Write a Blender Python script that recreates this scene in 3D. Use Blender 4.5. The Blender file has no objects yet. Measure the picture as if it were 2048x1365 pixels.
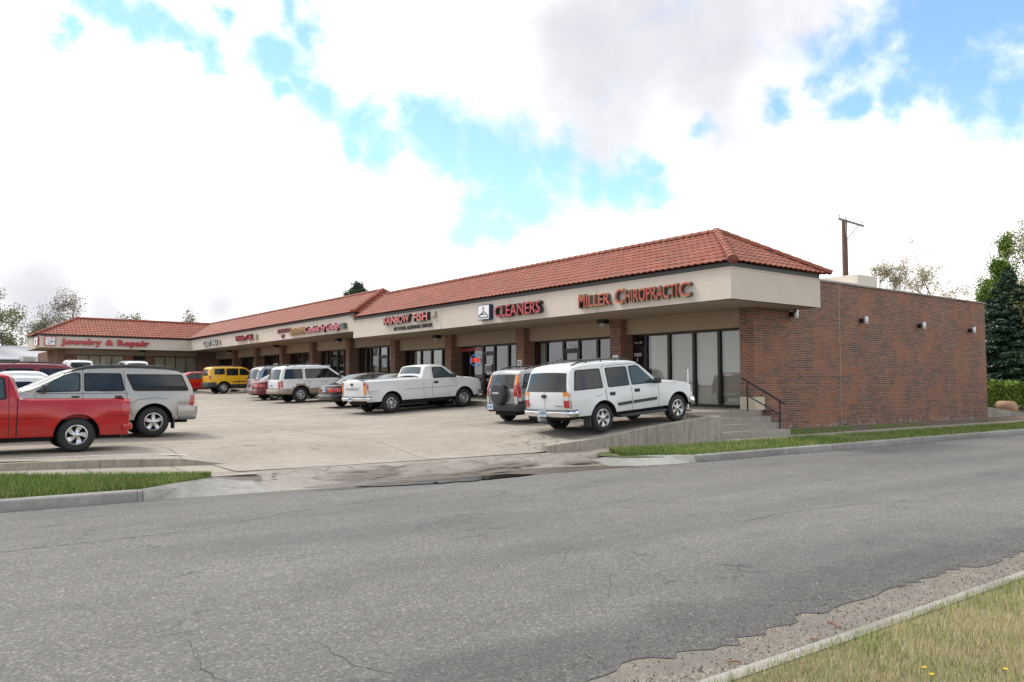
import bpy, bmesh, math, random
import numpy as np
from mathutils import Vector, Matrix
R = math.radians
random.seed(7)
rng = np.random.default_rng(7)
K = 1.16
scene = bpy.context.scene
COL = scene.collection
# ---------------------------------------------------------------- camera
cam = bpy.data.cameras.new('camera')
camo = bpy.data.objects.new('camera', cam)
COL.objects.link(camo)
cam.sensor_width = 36.0
cam.lens = 1607 / 2048 * 36
cam.clip_start = 0.05
cam.clip_end = 3000
camo.location = (0, 0, 1.856)
camo.rotation_euler = (R(90 + 3.17), 0, R(52.9 - 90))
scene.camera = camo
scene.view_settings.view_transform = 'Standard'
scene.view_settings.look = 'None'
scene.view_settings.exposure = 0.85
scene.view_settings.gamma = 1
scene.cycles.max_bounces = 8
scene.cycles.transparent_max_bounces = 12
scene.cycles.caustics_reflective = False
scene.cycles.caustics_refractive = False
# ---------------------------------------------------------------- sun
SUN_AZ = R(118)      # measured from +X towards +Y: sun stands behind and left of the building
SUN_EL = R(52)
sd = bpy.data.lights.new('sun', 'SUN')
sd.energy = 1.35
sd.angle = R(14)
sd.color = (1.0, 0.96, 0.9)
so = bpy.data.objects.new('sun', sd)
COL.objects.link(so)
dirv = Vector((math.cos(SUN_AZ) * math.cos(SUN_EL), math.sin(SUN_AZ) * math.cos(SUN_EL), math.sin(SUN_EL)))
so.rotation_euler = dirv.to_track_quat('Z', 'Y').to_euler()
so.location = (0, 0, 60)
# ---------------------------------------------------------------- world: Nishita sky with cloud cover
BLUE = [(0.145, 0.906, 0.398, 0.028), (0.164, 0.906, 0.39, 0.0218), (0.19, 0.905, 0.381, 0.0218), (0.22, 0.901, 0.374, 0.0187), (0.248, 0.897, 0.366, 0.0187), (0.231, 0.903, 0.361, 0.0124), (0.27, 0.875, 0.401, 0.0156), (0.34, 0.843, 0.417, 0.0187), (0.363, 0.84, 0.402, 0.0187), (0.327, 0.868, 0.374, 0.028), (0.351, 0.866, 0.356, 0.0218), (0.332, 0.879, 0.343, 0.0187), (0.379, 0.862, 0.337, 0.0311), (0.409, 0.857, 0.313, 0.0342), (0.445, 0.85, 0.281, 0.028), (0.409, 0.869, 0.279, 0.0187), (0.48, 0.816, 0.322, 0.0342), (0.514, 0.803, 0.301, 0.0436), (0.549, 0.79, 0.273, 0.0498), (0.578, 0.778, 0.245, 0.0467), (0.607, 0.765, 0.215, 0.0342), (0.552, 0.805, 0.215, 0.0373), (0.546, 0.817, 0.185, 0.0311), (0.623, 0.737, 0.262, 0.028), (0.657, 0.711, 0.25, 0.0249), (0.688, 0.684, 0.243, 0.028), (0.714, 0.659, 0.235, 0.0218), (0.705, 0.658, 0.264, 0.0156), (0.743, 0.598, 0.299, 0.014), (0.783, 0.531, 0.324, 0.012), (0.802, 0.492, 0.339, 0.02), (0.811, 0.461, 0.36, 0.0342), (0.82, 0.432, 0.374, 0.0373), (0.832, 0.401, 0.383, 0.0498), (0.845, 0.371, 0.385, 0.0622), (0.865, 0.332, 0.376, 0.0747), (0.852, 0.396, 0.343, 0.0467), (0.874, 0.371, 0.314, 0.0373), (0.848, 0.427, 0.314, 0.0249), (0.895, 0.332, 0.296, 0.0311), (0.824, 0.47, 0.315, 0.0187), (0.785, 0.533, 0.316, 0.0156), (0.121, 0.924, 0.364, 0.0112), (0.577, 0.797, 0.18, 0.0187),
        ]
GREY = [(0.665, 0.62, 0.42, 0.17), (0.73, 0.54, 0.42, 0.15), (0.60, 0.69, 0.41, 0.11), (0.72, 0.595, 0.365, 0.08), (0.113, 0.988, 0.085, 0.06), (0.18, 0.978, 0.075, 0.05), (0.29, 0.95, 0.09, 0.04),
        (-0.8, 0.3, 0.3, 0.35), (-0.3, -0.6, 0.6, 0.4), (-0.95, -0.3, 0.2, 0.3)]
w = bpy.data.worlds.new('World')
scene.world = w
w.use_nodes = True
nt = w.node_tree
nt.nodes.clear()
def N(t, typ, **kw):
    n = t.nodes.new(typ)
    for k, v in kw.items():
        if k.startswith('i_'):
            n.inputs[int(k[2:])].default_value = v
        else:
            setattr(n, k, v)
    return n
def L(t, a, b, ia=0, ib=0):
    t.links.new(a.outputs[ia], b.inputs[ib])
def math_(t, op, a, b=None, c=None, clamp=False):
    n = t.nodes.new('ShaderNodeMath'); n.operation = op; n.use_clamp = clamp
    for i, v in enumerate((a, b, c)):
        if v is None: continue
        if isinstance(v, (int, float)): n.inputs[i].default_value = v
        else: t.links.new(v, n.inputs[i])
    return n.outputs[0]
tc = N(nt, 'ShaderNodeTexCoord')
nz = N(nt, 'ShaderNodeTexNoise'); nz.inputs['Scale'].default_value = 9; nz.inputs['Detail'].default_value = 6; nz.inputs['Roughness'].default_value = .6
L(nt, tc, nz, 0, 0)
sub = N(nt, 'ShaderNodeVectorMath', operation='SUBTRACT'); L(nt, nz, sub, 1, 0); sub.inputs[1].default_value = (.5, .5, .5)
scl = N(nt, 'ShaderNodeVectorMath', operation='SCALE'); L(nt, sub, scl); scl.inputs['Scale'].default_value = .09
add = N(nt, 'ShaderNodeVectorMath', operation='ADD'); L(nt, tc, add, 0, 0); L(nt, scl, add, 0, 1)
def blobs(lst, src):
    acc = None
    for x, y, z, r in lst:
        d = N(nt, 'ShaderNodeVectorMath', operation='DISTANCE')
        nt.links.new(src, d.inputs[0]); d.inputs[1].default_value = (x, y, z)
        v = math_(nt, 'MULTIPLY_ADD', d.outputs['Value'], -1 / (r * 2.02), 1.0)
        acc = v if acc is None else math_(nt, 'SMOOTH_MAX', acc, v, .25)
    return acc
bl = blobs(BLUE, add.outputs[0])
nf = N(nt, 'ShaderNodeTexNoise'); nf.inputs['Scale'].default_value = 14; nf.inputs['Detail'].default_value = 9; nf.inputs['Roughness'].default_value = .62; nf.inputs['Distortion'].default_value = .4
L(nt, tc, nf, 0, 0)
nfv = math_(nt, 'MULTIPLY_ADD', nf.outputs['Fac'], 1.35, -.66)
rest = N(nt, 'ShaderNodeTexNoise'); rest.inputs['Scale'].default_value = 2.6; rest.inputs['Detail'].default_value = 6; L(nt, tc, rest, 0, 0)
dt = N(nt, 'ShaderNodeVectorMath', operation='DOT_PRODUCT'); L(nt, tc, dt, 0, 0); dt.inputs[1].default_value = (.6, .78, .16)
away = N(nt, 'ShaderNodeMapRange'); nt.links.new(dt.outputs['Value'], away.inputs[0]); away.inputs[1].default_value = .66; away.inputs[2].default_value = .5
szz = N(nt, 'ShaderNodeSeparateXYZ'); L(nt, tc, szz, 0, 0)
elv = N(nt, 'ShaderNodeMapRange'); nt.links.new(szz.outputs[2], elv.inputs[0]); elv.inputs[1].default_value = .12; elv.inputs[2].default_value = .25
bl = math_(nt, 'MAXIMUM', bl, math_(nt, 'MULTIPLY', elv.outputs[0], math_(nt, 'MULTIPLY', math_(nt, 'MULTIPLY_ADD', rest.outputs['Fac'], 7.0, -3.3), away.outputs[0])))
bm_ = math_(nt, 'ADD', bl, nfv)
mr = N(nt, 'ShaderNodeMapRange'); mr.interpolation_type = 'SMOOTHSTEP'
nt.links.new(bm_, mr.inputs[0]); mr.inputs[1].default_value = .08; mr.inputs[2].default_value = .82
gr = blobs(GREY, tc.outputs[0])
ng = N(nt, 'ShaderNodeTexNoise'); ng.inputs['Scale'].default_value = 5; ng.inputs['Detail'].default_value = 5
L(nt, tc, ng, 0, 0)
gv = math_(nt, 'ADD', gr, math_(nt, 'MULTIPLY_ADD', ng.outputs['Fac'], 1.8, -.9))
mg = N(nt, 'ShaderNodeMapRange'); mg.interpolation_type = 'SMOOTHSTEP'
nt.links.new(gv, mg.inputs[0]); mg.inputs[1].default_value = .1; mg.inputs[2].default_value = 1.15
sky = N(nt, 'ShaderNodeTexSky'); sky.sky_type = 'NISHITA'; sky.sun_disc = False
sky.sun_elevation = SUN_EL; sky.sun_rotation = R(90) - SUN_AZ
sky.air_density = 1.0; sky.dust_density = .2; sky.ozone_density = 1.2
bgs = N(nt, 'ShaderNodeBackground'); bgs.inputs[1].default_value = .13
tint = N(nt, 'ShaderNodeMix', data_type='RGBA', blend_type='MULTIPLY'); tint.inputs[0].default_value = 1
nt.links.new(sky.outputs[0], tint.inputs[6]); tint.inputs[7].default_value = (.98, 1.10, 1.06, 1)
nt.links.new(tint.outputs[2], bgs.inputs[0])
bgc = N(nt, 'ShaderNodeBackground')
cc = N(nt, 'ShaderNodeMix', data_type='RGBA'); cc.inputs[6].default_value = (1.0, .975, .945, 1); cc.inputs[7].default_value = (.475, .475, .51, 1)
nt.links.new(mg.outputs[0], cc.inputs[0]); nt.links.new(cc.outputs[2], bgc.inputs[0])
bgc.inputs[1].default_value = .92
mx = N(nt, 'ShaderNodeMixShader'); nt.links.new(mr.outputs[0], mx.inputs[0]); L(nt, bgc, mx, 0, 1); L(nt, bgs, mx, 0, 2)
wo = N(nt, 'ShaderNodeOutputWorld'); L(nt, mx, wo)
w.cycles.sampling_method = 'MANUAL'
w.cycles.sample_map_resolution = 512

# ---------------------------------------------------------------- materials
def ramp(t, stops, interp='LINEAR'):
    n = t.nodes.new('ShaderNodeValToRGB'); n.color_ramp.interpolation = interp
    e = n.color_ramp.elements
    while len(e) < len(stops): e.new(.5)
    for i, (p, c) in enumerate(stops):
        e[i].position = p; e[i].color = (*c, 1) if len(c) == 3 else c
    return n
def newmat(name):
    m = bpy.data.materials.new(name); m.use_nodes = True
    t = m.node_tree; b = t.nodes['Principled BSDF']
    return m, t, b
def mat(name, col, rough=.6, metal=0, coat=0, var=0, vs=4, bump=0, bs=60, spec=.5, emit=0, fine=0, fs=150):
    m, t, b = newmat(name)
    b.inputs['Roughness'].default_value = rough
    b.inputs['Metallic'].default_value = metal
    b.inputs['Coat Weight'].default_value = coat
    b.inputs['Coat Roughness'].default_value = .04
    b.inputs['Specular IOR Level'].default_value = spec
    b.inputs['Base Color'].default_value = (*col, 1)
    if emit:
        b.inputs['Emission Color'].default_value = (*col, 1); b.inputs['Emission Strength'].default_value = emit
    g = None
    if var or bump or fine: g = N(t, 'ShaderNodeNewGeometry')
    if var or fine:
        src = None
        for amt, sc in ((var, vs), (fine, fs)):
            if not amt: continue
            n = N(t, 'ShaderNodeTexNoise'); n.inputs['Scale'].default_value = sc; n.inputs['Detail'].default_value = 6
            n.inputs['Roughness'].default_value = .6
            L(t, g, n, 0, 0)
            v = math_(t, 'MULTIPLY_ADD', n.outputs['Fac'], 2 * amt, 1 - amt)
            src = v if src is None else math_(t, 'MULTIPLY', src, v)
        mm = N(t, 'ShaderNodeMix', data_type='RGBA', blend_type='MULTIPLY'); mm.inputs[0].default_value = 1
        mm.inputs[6].default_value = (*col, 1); t.links.new(src, mm.inputs[7])
        t.links.new(mm.outputs[2], b.inputs['Base Color'])
    if bump:
        n2 = N(t, 'ShaderNodeTexNoise'); n2.inputs['Scale'].default_value = bs; n2.inputs['Detail'].default_value = 4
        L(t, g, n2, 0, 0)
        bp = N(t, 'ShaderNodeBump'); bp.inputs['Strength'].default_value = bump; bp.inputs['Distance'].default_value = .02
        t.links.new(n2.outputs['Fac'], bp.inputs['Height']); t.links.new(bp.outputs[0], b.inputs['Normal'])
    return m
def mixc(t, fac, a, b_, blend='MIX'):
    n = N(t, 'ShaderNodeMix', data_type='RGBA', blend_type=blend)
    for i, v in ((0, fac), (6, a), (7, b_)):
        if isinstance(v, (int, float)): n.inputs[i].default_value = v
        elif isinstance(v, tuple): n.inputs[i].default_value = (*v, 1)
        else: t.links.new(v, n.inputs[i])
    return n.outputs[2]
def noise(t, src, scale, detail=5, rough=.6, stretch=None, dist=0):
    n = N(t, 'ShaderNodeTexNoise'); n.inputs['Scale'].default_value = scale; n.inputs['Detail'].default_value = detail
    n.inputs['Roughness'].default_value = rough; n.inputs['Distortion'].default_value = dist
    if stretch:
        mp = N(t, 'ShaderNodeMapping'); mp.inputs['Scale'].default_value = stretch
        t.links.new(src, mp.inputs[0]); src = mp.outputs[0]
    t.links.new(src, n.inputs[0]); return n.outputs['Fac']
def mrange(t, v, a, b_, c=0, d=1, smooth=True):
    n = N(t, 'ShaderNodeMapRange')
    if smooth: n.interpolation_type = 'SMOOTHSTEP'
    t.links.new(v, n.inputs[0])
    for i, q in enumerate((a, b_, c, d)): n.inputs[i + 1].default_value = q
    return n.outputs[0]

def brick_mat():
    m, t, b = newmat('brick')
    g = N(t, 'ShaderNodeNewGeometry')
    s = N(t, 'ShaderNodeSeparateXYZ'); L(t, g, s)
    u = math_(t, 'SUBTRACT', s.outputs[0], s.outputs[1])
    c = N(t, 'ShaderNodeCombineXYZ'); t.links.new(u, c.inputs[0]); t.links.new(s.outputs[2], c.inputs[1])
    br = N(t, 'ShaderNodeTexBrick'); L(t, c, br)
    br.offset = .5
    br.inputs['Color1'].default_value = (0, 0, 0, 1); br.inputs['Color2'].default_value = (1, 1, 1, 1); br.inputs['Mortar'].default_value = (.5, .5, .5, 1)
    br.inputs['Scale'].default_value = 1
    br.inputs['Mortar Size'].default_value = .0085; br.inputs['Mortar Smooth'].default_value = .15
    br.inputs['Brick Width'].default_value = .25; br.inputs['Row Height'].default_value = .079
    rp = ramp(t, [(0, (.125, .08, .058)), (.30, (.15, .088, .062)), (.42, (.195, .096, .064)), (.6, (.26, .11, .07)), (.8, (.31, .132, .08)), (1, (.275, .09, .055))])
    row = math_(t, 'FLOOR', math_(t, 'DIVIDE', s.outputs[2], .079))
    sh_ = math_(t, 'MULTIPLY_ADD', math_(t, 'MODULO', row, 2.0), -.5, .5)
    coln = math_(t, 'FLOOR', math_(t, 'ADD', math_(t, 'DIVIDE', u, .25), sh_))
    cb = N(t, 'ShaderNodeCombineXYZ'); t.links.new(coln, cb.inputs[0]); t.links.new(row, cb.inputs[1])
    wn = N(t, 'ShaderNodeTexWhiteNoise'); wn.noise_dimensions = '2D'; t.links.new(cb.outputs[0], wn.inputs['Vector'])
    cl = noise(t, cb.outputs[0], .5, 2, .5, (.30, 1.3, 1))
    cb2 = N(t, 'ShaderNodeCombineXYZ'); t.links.new(math_(t, 'FLOOR', math_(t, 'DIVIDE', math_(t, 'ADD', coln, math_(t, 'MULTIPLY', row, 1.37)), 3.0)), cb2.inputs[0]); t.links.new(row, cb2.inputs[1]); cb2.inputs[2].default_value = 7
    wn2 = N(t, 'ShaderNodeTexWhiteNoise'); wn2.noise_dimensions = '3D'; t.links.new(cb2.outputs[0], wn2.inputs['Vector'])
    wv = math_(t, 'MULTIPLY_ADD', wn.outputs['Value'], .62, math_(t, 'MULTIPLY', wn2.outputs['Value'], .38))
    t.links.new(math_(t, 'ADD', wv, math_(t, 'MULTIPLY_ADD', cl, .3, -.17), None, True), rp.inputs[0])
    big = noise(t, g.outputs[0], .55, 4)
    col = mixc(t, mrange(t, big, .50, .60, 0, .55), rp.outputs[0], (.40, .135, .06))
    fine = noise(t, g.outputs[0], 45, 4)
    col = mixc(t, .6, col, mixc(t, 1.0, col, ramp_out(t, fine), 'MULTIPLY'))
    stain = noise(t, g.outputs[0], 1.3, 6, .65, (1, 1, .35))
    mort = mixc(t, mrange(t, stain, .35, .7), (.29, .25, .205), (.38, .335, .285))
    col = mixc(t, br.outputs['Fac'], col, mort)
    eff = noise(t, g.outputs[0], 3.5, 7, .7)
    zz = math_(t, 'MULTIPLY', mrange(t, s.outputs[2], .7, .35), mrange(t, eff, .5, .62))
    col = mixc(t, math_(t, 'MULTIPLY', zz, .7), col, (.5, .46, .42))
    t.links.new(col, b.inputs['Base Color'])
    b.inputs['Roughness'].default_value = .85; b.inputs['Specular IOR Level'].default_value = .25
    bp = N(t, 'ShaderNodeBump'); bp.inputs['Strength'].default_value = .6; bp.inputs['Distance'].default_value = .012
    h = math_(t, 'MULTIPLY_ADD', br.outputs['Fac'], -1, math_(t, 'MULTIPLY', fine, .5))
    t.links.new(h, bp.inputs['Height']); t.links.new(bp.outputs[0], b.inputs['Normal'])
    return m
def ramp_out(t, v):
    n = ramp(t, [(.25, (.55, .55, .55)), (.75, (1.3, 1.3, 1.3))]); t.links.new(v, n.inputs[0]); return n.outputs[0]

def asphalt_mat():
    m, t, b = newmat('asphalt')
    g = N(t, 'ShaderNodeNewGeometry'); P = g.outputs[0]
    vo = N(t, 'ShaderNodeTexVoronoi'); vo.inputs['Scale'].default_value = 62; t.links.new(P, vo.inputs[0])
    sep = N(t, 'ShaderNodeSeparateColor'); t.links.new(vo.outputs['Color'], sep.inputs[0])
    rp = ramp(t, [(0, (.055, .053, .05)), (.35, (.12, .116, .109)), (.7, (.175, .168, .156)), (.9, (.26, .245, .22)), (1, (.48, .45, .40))])
    t.links.new(sep.outputs[0], rp.inputs[0])
    fin = noise(t, P, 260, 3)
    base = mixc(t, .52, rp.outputs[0], mixc(t, fin, (.10, .097, .092), (.205, .197, .184)))
    lo = noise(t, P, .35, 6, .6, (.35, 1, 1))
    lo2 = noise(t, P, 1.9, 6, .65, (.45, 1, 1))
    k = math_(t, 'MULTIPLY', math_(t, 'MULTIPLY_ADD', lo, .8, .62), math_(t, 'MULTIPLY_ADD', lo2, .5, .76))
    col = mixc(t, 1.0, base, k, 'MULTIPLY')
    s = N(t, 'ShaderNodeSeparateXYZ'); t.links.new(P, s.inputs[0])
    # pale scraped streaks running along the street
    st = noise(t, P, 2.2, 6, .7, (.10, 2.4, 1))
    col = mixc(t, math_(t, 'MULTIPLY', mrange(t, st, .60, .72), .35), col, (.26, .26, .265))
    st2 = noise(t, P, 1.7, 5, .7, (.16, 2.0, 1), .3)
    col = mixc(t, math_(t, 'MULTIPLY', mrange(t, st2, .60, .70), .45), col, (.055, .055, .058))
    # dark ragged band next to the near kerb
    ed = math_(t, 'ADD', s.outputs[1], math_(t, 'MULTIPLY_ADD', noise(t, P, .8, 5), 1.6, -.8))
    dk = math_(t, 'MULTIPLY', mrange(t, ed, 4.9, 4.3), mrange(t, ed, 3.4, 3.9))
    col = mixc(t, math_(t, 'MULTIPLY', dk, .42), col, (.035, .034, .034))
    lane = math_(t, 'PINGPONG', math_(t, 'ADD', s.outputs[1], math_(t, 'MULTIPLY_ADD', noise(t, P, .25, 3), .8, -3.4)), 1.05)
    col = mixc(t, math_(t, 'MULTIPLY', mrange(t, lane, .75, .25), math_(t, 'MULTIPLY', mrange(t, noise(t, P, .6, 5, .6, (.3, 1, 1)), .4, .65), .30)), col, (.075, .073, .072))
    # fine cracks
    wob = N(t, 'ShaderNodeVectorMath', operation='ADD'); t.links.new(P, wob.inputs[0])
    nn = N(t, 'ShaderNodeTexNoise'); nn.inputs['Scale'].default_value = 1.4; nn.inputs['Detail'].default_value = 7; t.links.new(P, nn.inputs[0])
    sc = N(t, 'ShaderNodeVectorMath', operation='SCALE'); t.links.new(nn.outputs['Color'], sc.inputs[0]); sc.inputs['Scale'].default_value = 1.5
    t.links.new(sc.outputs[0], wob.inputs[1])
    cv = N(t, 'ShaderNodeTexVoronoi'); cv.feature = 'DISTANCE_TO_EDGE'; cv.inputs['Scale'].default_value = .3; t.links.new(wob.outputs[0], cv.inputs[0])
    ck = math_(t, 'MULTIPLY', mrange(t, cv.outputs[0], .004, .0012), mrange(t, noise(t, P, .5, 3), .47, .55))
    col = mixc(t, math_(t, 'MULTIPLY', ck, .6), col, (.04, .04, .04))
    t.links.new(col, b.inputs['Base Color'])
    b.inputs['Roughness'].default_value = .82; b.inputs['Specular IOR Level'].default_value = .35
    bp = N(t, 'ShaderNodeBump'); bp.inputs['Strength'].default_value = .55; bp.inputs['Distance'].default_value = .006
    h = math_(t, 'ADD', sep.outputs[0], math_(t, 'MULTIPLY', fin, .8))
    t.links.new(h, bp.inputs['Height']); t.links.new(bp.outputs[0], b.inputs['Normal'])
    return m

def concrete_mat(name, c1, c2, jx=0, jy=0, ox=0, oy=0, cracks=0, stain=None, vertical=False):
    m, t, b = newmat(name)
    g = N(t, 'ShaderNodeNewGeometry'); P = g.outputs[0]
    a = noise(t, P, .5, 7, .62); a2 = noise(t, P, 6, 7, .65)
    v = math_(t, 'MULTIPLY_ADD', a, .6, math_(t, 'MULTIPLY', a2, .4))
    col = mixc(t, mrange(t, v, .36, .64), c1, c2)
    f = noise(t, P, 130, 4)
    col = mixc(t, 1.0, col, math_(t, 'MULTIPLY_ADD', f, .42, .79), 'MULTIPLY')
    s = N(t, 'ShaderNodeSeparateXYZ'); t.links.new(P, s.inputs[0])
    dark = None
    for j, o, i in ((jx, ox, 0), (jy, oy, 1)):
        if not j: continue
        fr = math_(t, 'PINGPONG', math_(t, 'ADD', math_(t, 'ADD', s.outputs[i], o), math_(t, 'MULTIPLY_ADD', noise(t, P, 3, 4), .05, -.025)), j / 2)
        ln = mrange(t, fr, .022, .008)
        dark = ln if dark is None else math_(t, 'MAXIMUM', dark, ln)
    if cracks:
        nn = N(t, 'ShaderNodeTexNoise'); nn.inputs['Scale'].default_value = .9; nn.inputs['Detail'].default_value = 8; t.links.new(P, nn.inputs[0])
        sc = N(t, 'ShaderNodeVectorMath', operation='SCALE'); t.links.new(nn.outputs['Color'], sc.inputs[0]); sc.inputs['Scale'].default_value = 2.0
        wob = N(t, 'ShaderNodeVectorMath', operation='ADD'); t.links.new(P, wob.inputs[0]); t.links.new(sc.outputs[0], wob.inputs[1])
        cv = N(t, 'ShaderNodeTexVoronoi'); cv.feature = 'DISTANCE_TO_EDGE'; cv.inputs['Scale'].default_value = cracks; t.links.new(wob.outputs[0], cv.inputs[0])
        ck = mrange(t, cv.outputs[0], .005, .0015)
        ck = math_(t, 'MULTIPLY', ck, mrange(t, noise(t, P, .35, 3), .44, .56))
        dark = ck if dark is None else math_(t, 'MAXIMUM', dark, ck)
    if dark is not None:
        col = mixc(t, math_(t, 'MULTIPLY', dark, .75), col, (.06, .055, .05))
    if stain:
        sn = noise(t, P, 1.1, 7, .68)
        col = mixc(t, math_(t, 'MULTIPLY', mrange(t, sn, .52, .7), .4), col, stain)
    if vertical:   # dark runs down the wall face
        vs = noise(t, P, 7, 6, .7, (1.6, 1.6, .12))
        col = mixc(t, math_(t, 'MULTIPLY', mrange(t, vs, .48, .66), .55), col, (.14, .13, .12))
        vs2 = noise(t, P, 9, 6, .7, (1.6, 1.6, .15))
        col = mixc(t, math_(t, 'MULTIPLY', mrange(t, vs2, .55, .7), .4), col, (.50, .43, .33))
    t.links.new(col, b.inputs['Base Color'])
    b.inputs['Roughness'].default_value = .85; b.inputs['Specular IOR Level'].default_value = .3
    bp = N(t, 'ShaderNodeBump'); bp.inputs['Strength'].default_value = .35; bp.inputs['Distance'].default_value = .01
    t.links.new(math_(t, 'ADD', f, a2), bp.inputs['Height']); t.links.new(bp.outputs[0], b.inputs['Normal'])
    return m

def tile_mat():
    m, t, b = newmat('roof_tile')
    g = N(t, 'ShaderNodeNewGeometry'); P = g.outputs[0]
    vo = N(t, 'ShaderNodeTexVoronoi'); vo.inputs['Scale'].default_value = 3.2; t.links.new(P, vo.inputs[0])
    sep = N(t, 'ShaderNodeSeparateColor'); t.links.new(vo.outputs['Color'], sep.inputs[0])
    rp = ramp(t, [(0, (.235, .060, .036)), (.5, (.275, .076, .045)), (1, (.32, .096, .060))]); t.links.new(sep.outputs[0], rp.inputs[0])
    d = noise(t, P, 1.2, 6, .65)
    col = mixc(t, math_(t, 'MULTIPLY', mrange(t, d, .45, .7), .6), rp.outputs[0], (.19, .085, .06))
    f = noise(t, P, 60, 4)
    col = mixc(t, 1.0, col, math_(t, 'MULTIPLY_ADD', f, .4, .8), 'MULTIPLY')
    t.links.new(col, b.inputs['Base Color']); b.inputs['Roughness'].default_value = .6; b.inputs['Specular IOR Level'].default_value = .35
    return m
def glass_mat(name, tint=(.35, .37, .38), alpha=.35):
    m, t, b = newmat(name)
    t.nodes.remove(b)
    out = t.nodes['Material Output']
    tr = N(t, 'ShaderNodeBsdfTransparent'); tr.inputs[0].default_value = (*tint, 1)
    gl = N(t, 'ShaderNodeBsdfGlossy'); gl.inputs['Roughness'].default_value = .015; gl.inputs[0].default_value = (.92, .96, 1, 1)
    fr = N(t, 'ShaderNodeFresnel'); fr.inputs[0].default_value = 1.6
    g = N(t, 'ShaderNodeNewGeometry')
    nz_ = N(t, 'ShaderNodeTexNoise'); nz_.inputs['Scale'].default_value = .9; nz_.inputs['Detail'].default_value = 1; L(t, g, nz_, 0, 0)
    bp = N(t, 'ShaderNodeBump'); bp.inputs['Strength'].default_value = .12; bp.inputs['Distance'].default_value = .05
    L(t, nz_, bp); t.links.new(bp.outputs[0], gl.inputs['Normal'])
    mx_ = N(t, 'ShaderNodeMixShader')
    t.links.new(math_(t, 'MULTIPLY_ADD', fr.outputs[0], 1.15, .05, True), mx_.inputs[0])
    L(t, tr, mx_, 0, 1); L(t, gl, mx_, 0, 2); L(t, mx_, out)
    return m

M = {}
M['brick'] = brick_mat()
M['asphalt'] = asphalt_mat()
M['lot'] = concrete_mat('lot_concrete', (.285, .245, .20), (.38, .332, .28), 4.6, 5.2, 0, .9, .22, (.20, .185, .17))
M['apron'] = concrete_mat('apron_concrete', (.225, .20, .175), (.33, .30, .265), 0, 0, 0, 0, .25, (.19, .175, .165))
M['walk'] = concrete_mat('walk_concrete', (.30, .26, .215), (.37, .33, .28), 1.5, 0, .3, 0)
M['kerb'] = concrete_mat('kerb_concrete', (.235, .225, .205), (.36, .345, .315), 0, 0, 0, 0, 0, (.11, .105, .10))
M['wallc'] = concrete_mat('wall_concrete', (.29, .25, .20), (.42, .375, .31), 0, 0, 0, 0, 0, None, True)
M['step'] = concrete_mat('step_concrete', (.31, .28, .235), (.42, .38, .32), 0, 0, 0, 0, 0, (.20, .185, .16))
M['tile'] = tile_mat()
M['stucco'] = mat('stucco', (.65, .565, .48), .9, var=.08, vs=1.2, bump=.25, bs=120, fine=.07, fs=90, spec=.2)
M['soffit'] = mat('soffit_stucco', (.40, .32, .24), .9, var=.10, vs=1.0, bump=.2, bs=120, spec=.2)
M['drip'] = mat('pale_trim', (.62, .53, .43), .6)
M['band'] = mat('dark_fascia_metal', (.055, .055, .058), .5, var=.12, vs=2)
M['bronze'] = mat('dark_bronze_aluminium', (.022, .020, .018), .35, metal=.3)
M['glass'] = glass_mat('shop_glass', (.85, .87, .87))
M['glassd'] = glass_mat('dark_shop_glass', (.3, .28, .34))
M['dark'] = mat('dark_interior', (.035, .032, .03), .9)
M['room'] = mat('room_wall', (.20, .18, .16), .9)
M['carpet'] = mat('room_floor', (.08, .07, .065), .95)
M['black'] = mat('black', (.012, .012, .013), .4)
M['rubber'] = mat('rubber', (.022, .022, .022), .75, bump=.2, bs=60)
M['white'] = mat('white_paint', (.78, .78, .77), .5)
M['blind'] = mat('beige_blind', (.88, .79, .60), .8, var=.06, vs=2)
M['cream'] = mat('cream_block', (.62, .54, .40), .8, var=.08, vs=3)
M['steel'] = mat('galvanised', (.5, .51, .52), .4, metal=.6)
M['rail'] = mat('rail_paint', (.03, .022, .022), .45)
M['chrome'] = mat('chrome', (.72, .72, .73), .12, metal=1)
M['alloy'] = mat('alloy', (.62, .62, .62), .28, metal=.85)
M['dirt'] = mat('dirt', (.14, .105, .075), .95, var=.35, vs=3, bump=.6, bs=40)
M['soil_grass'] = mat('grass_base', (.085, .10, .035), .95, var=.4, vs=3, bump=.6, bs=50)
M['drygrass'] = mat('dry_grass_base', (.25, .21, .12), .95, var=.35, vs=4, bump=.6, bs=50)
M['stripe'] = None

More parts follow.
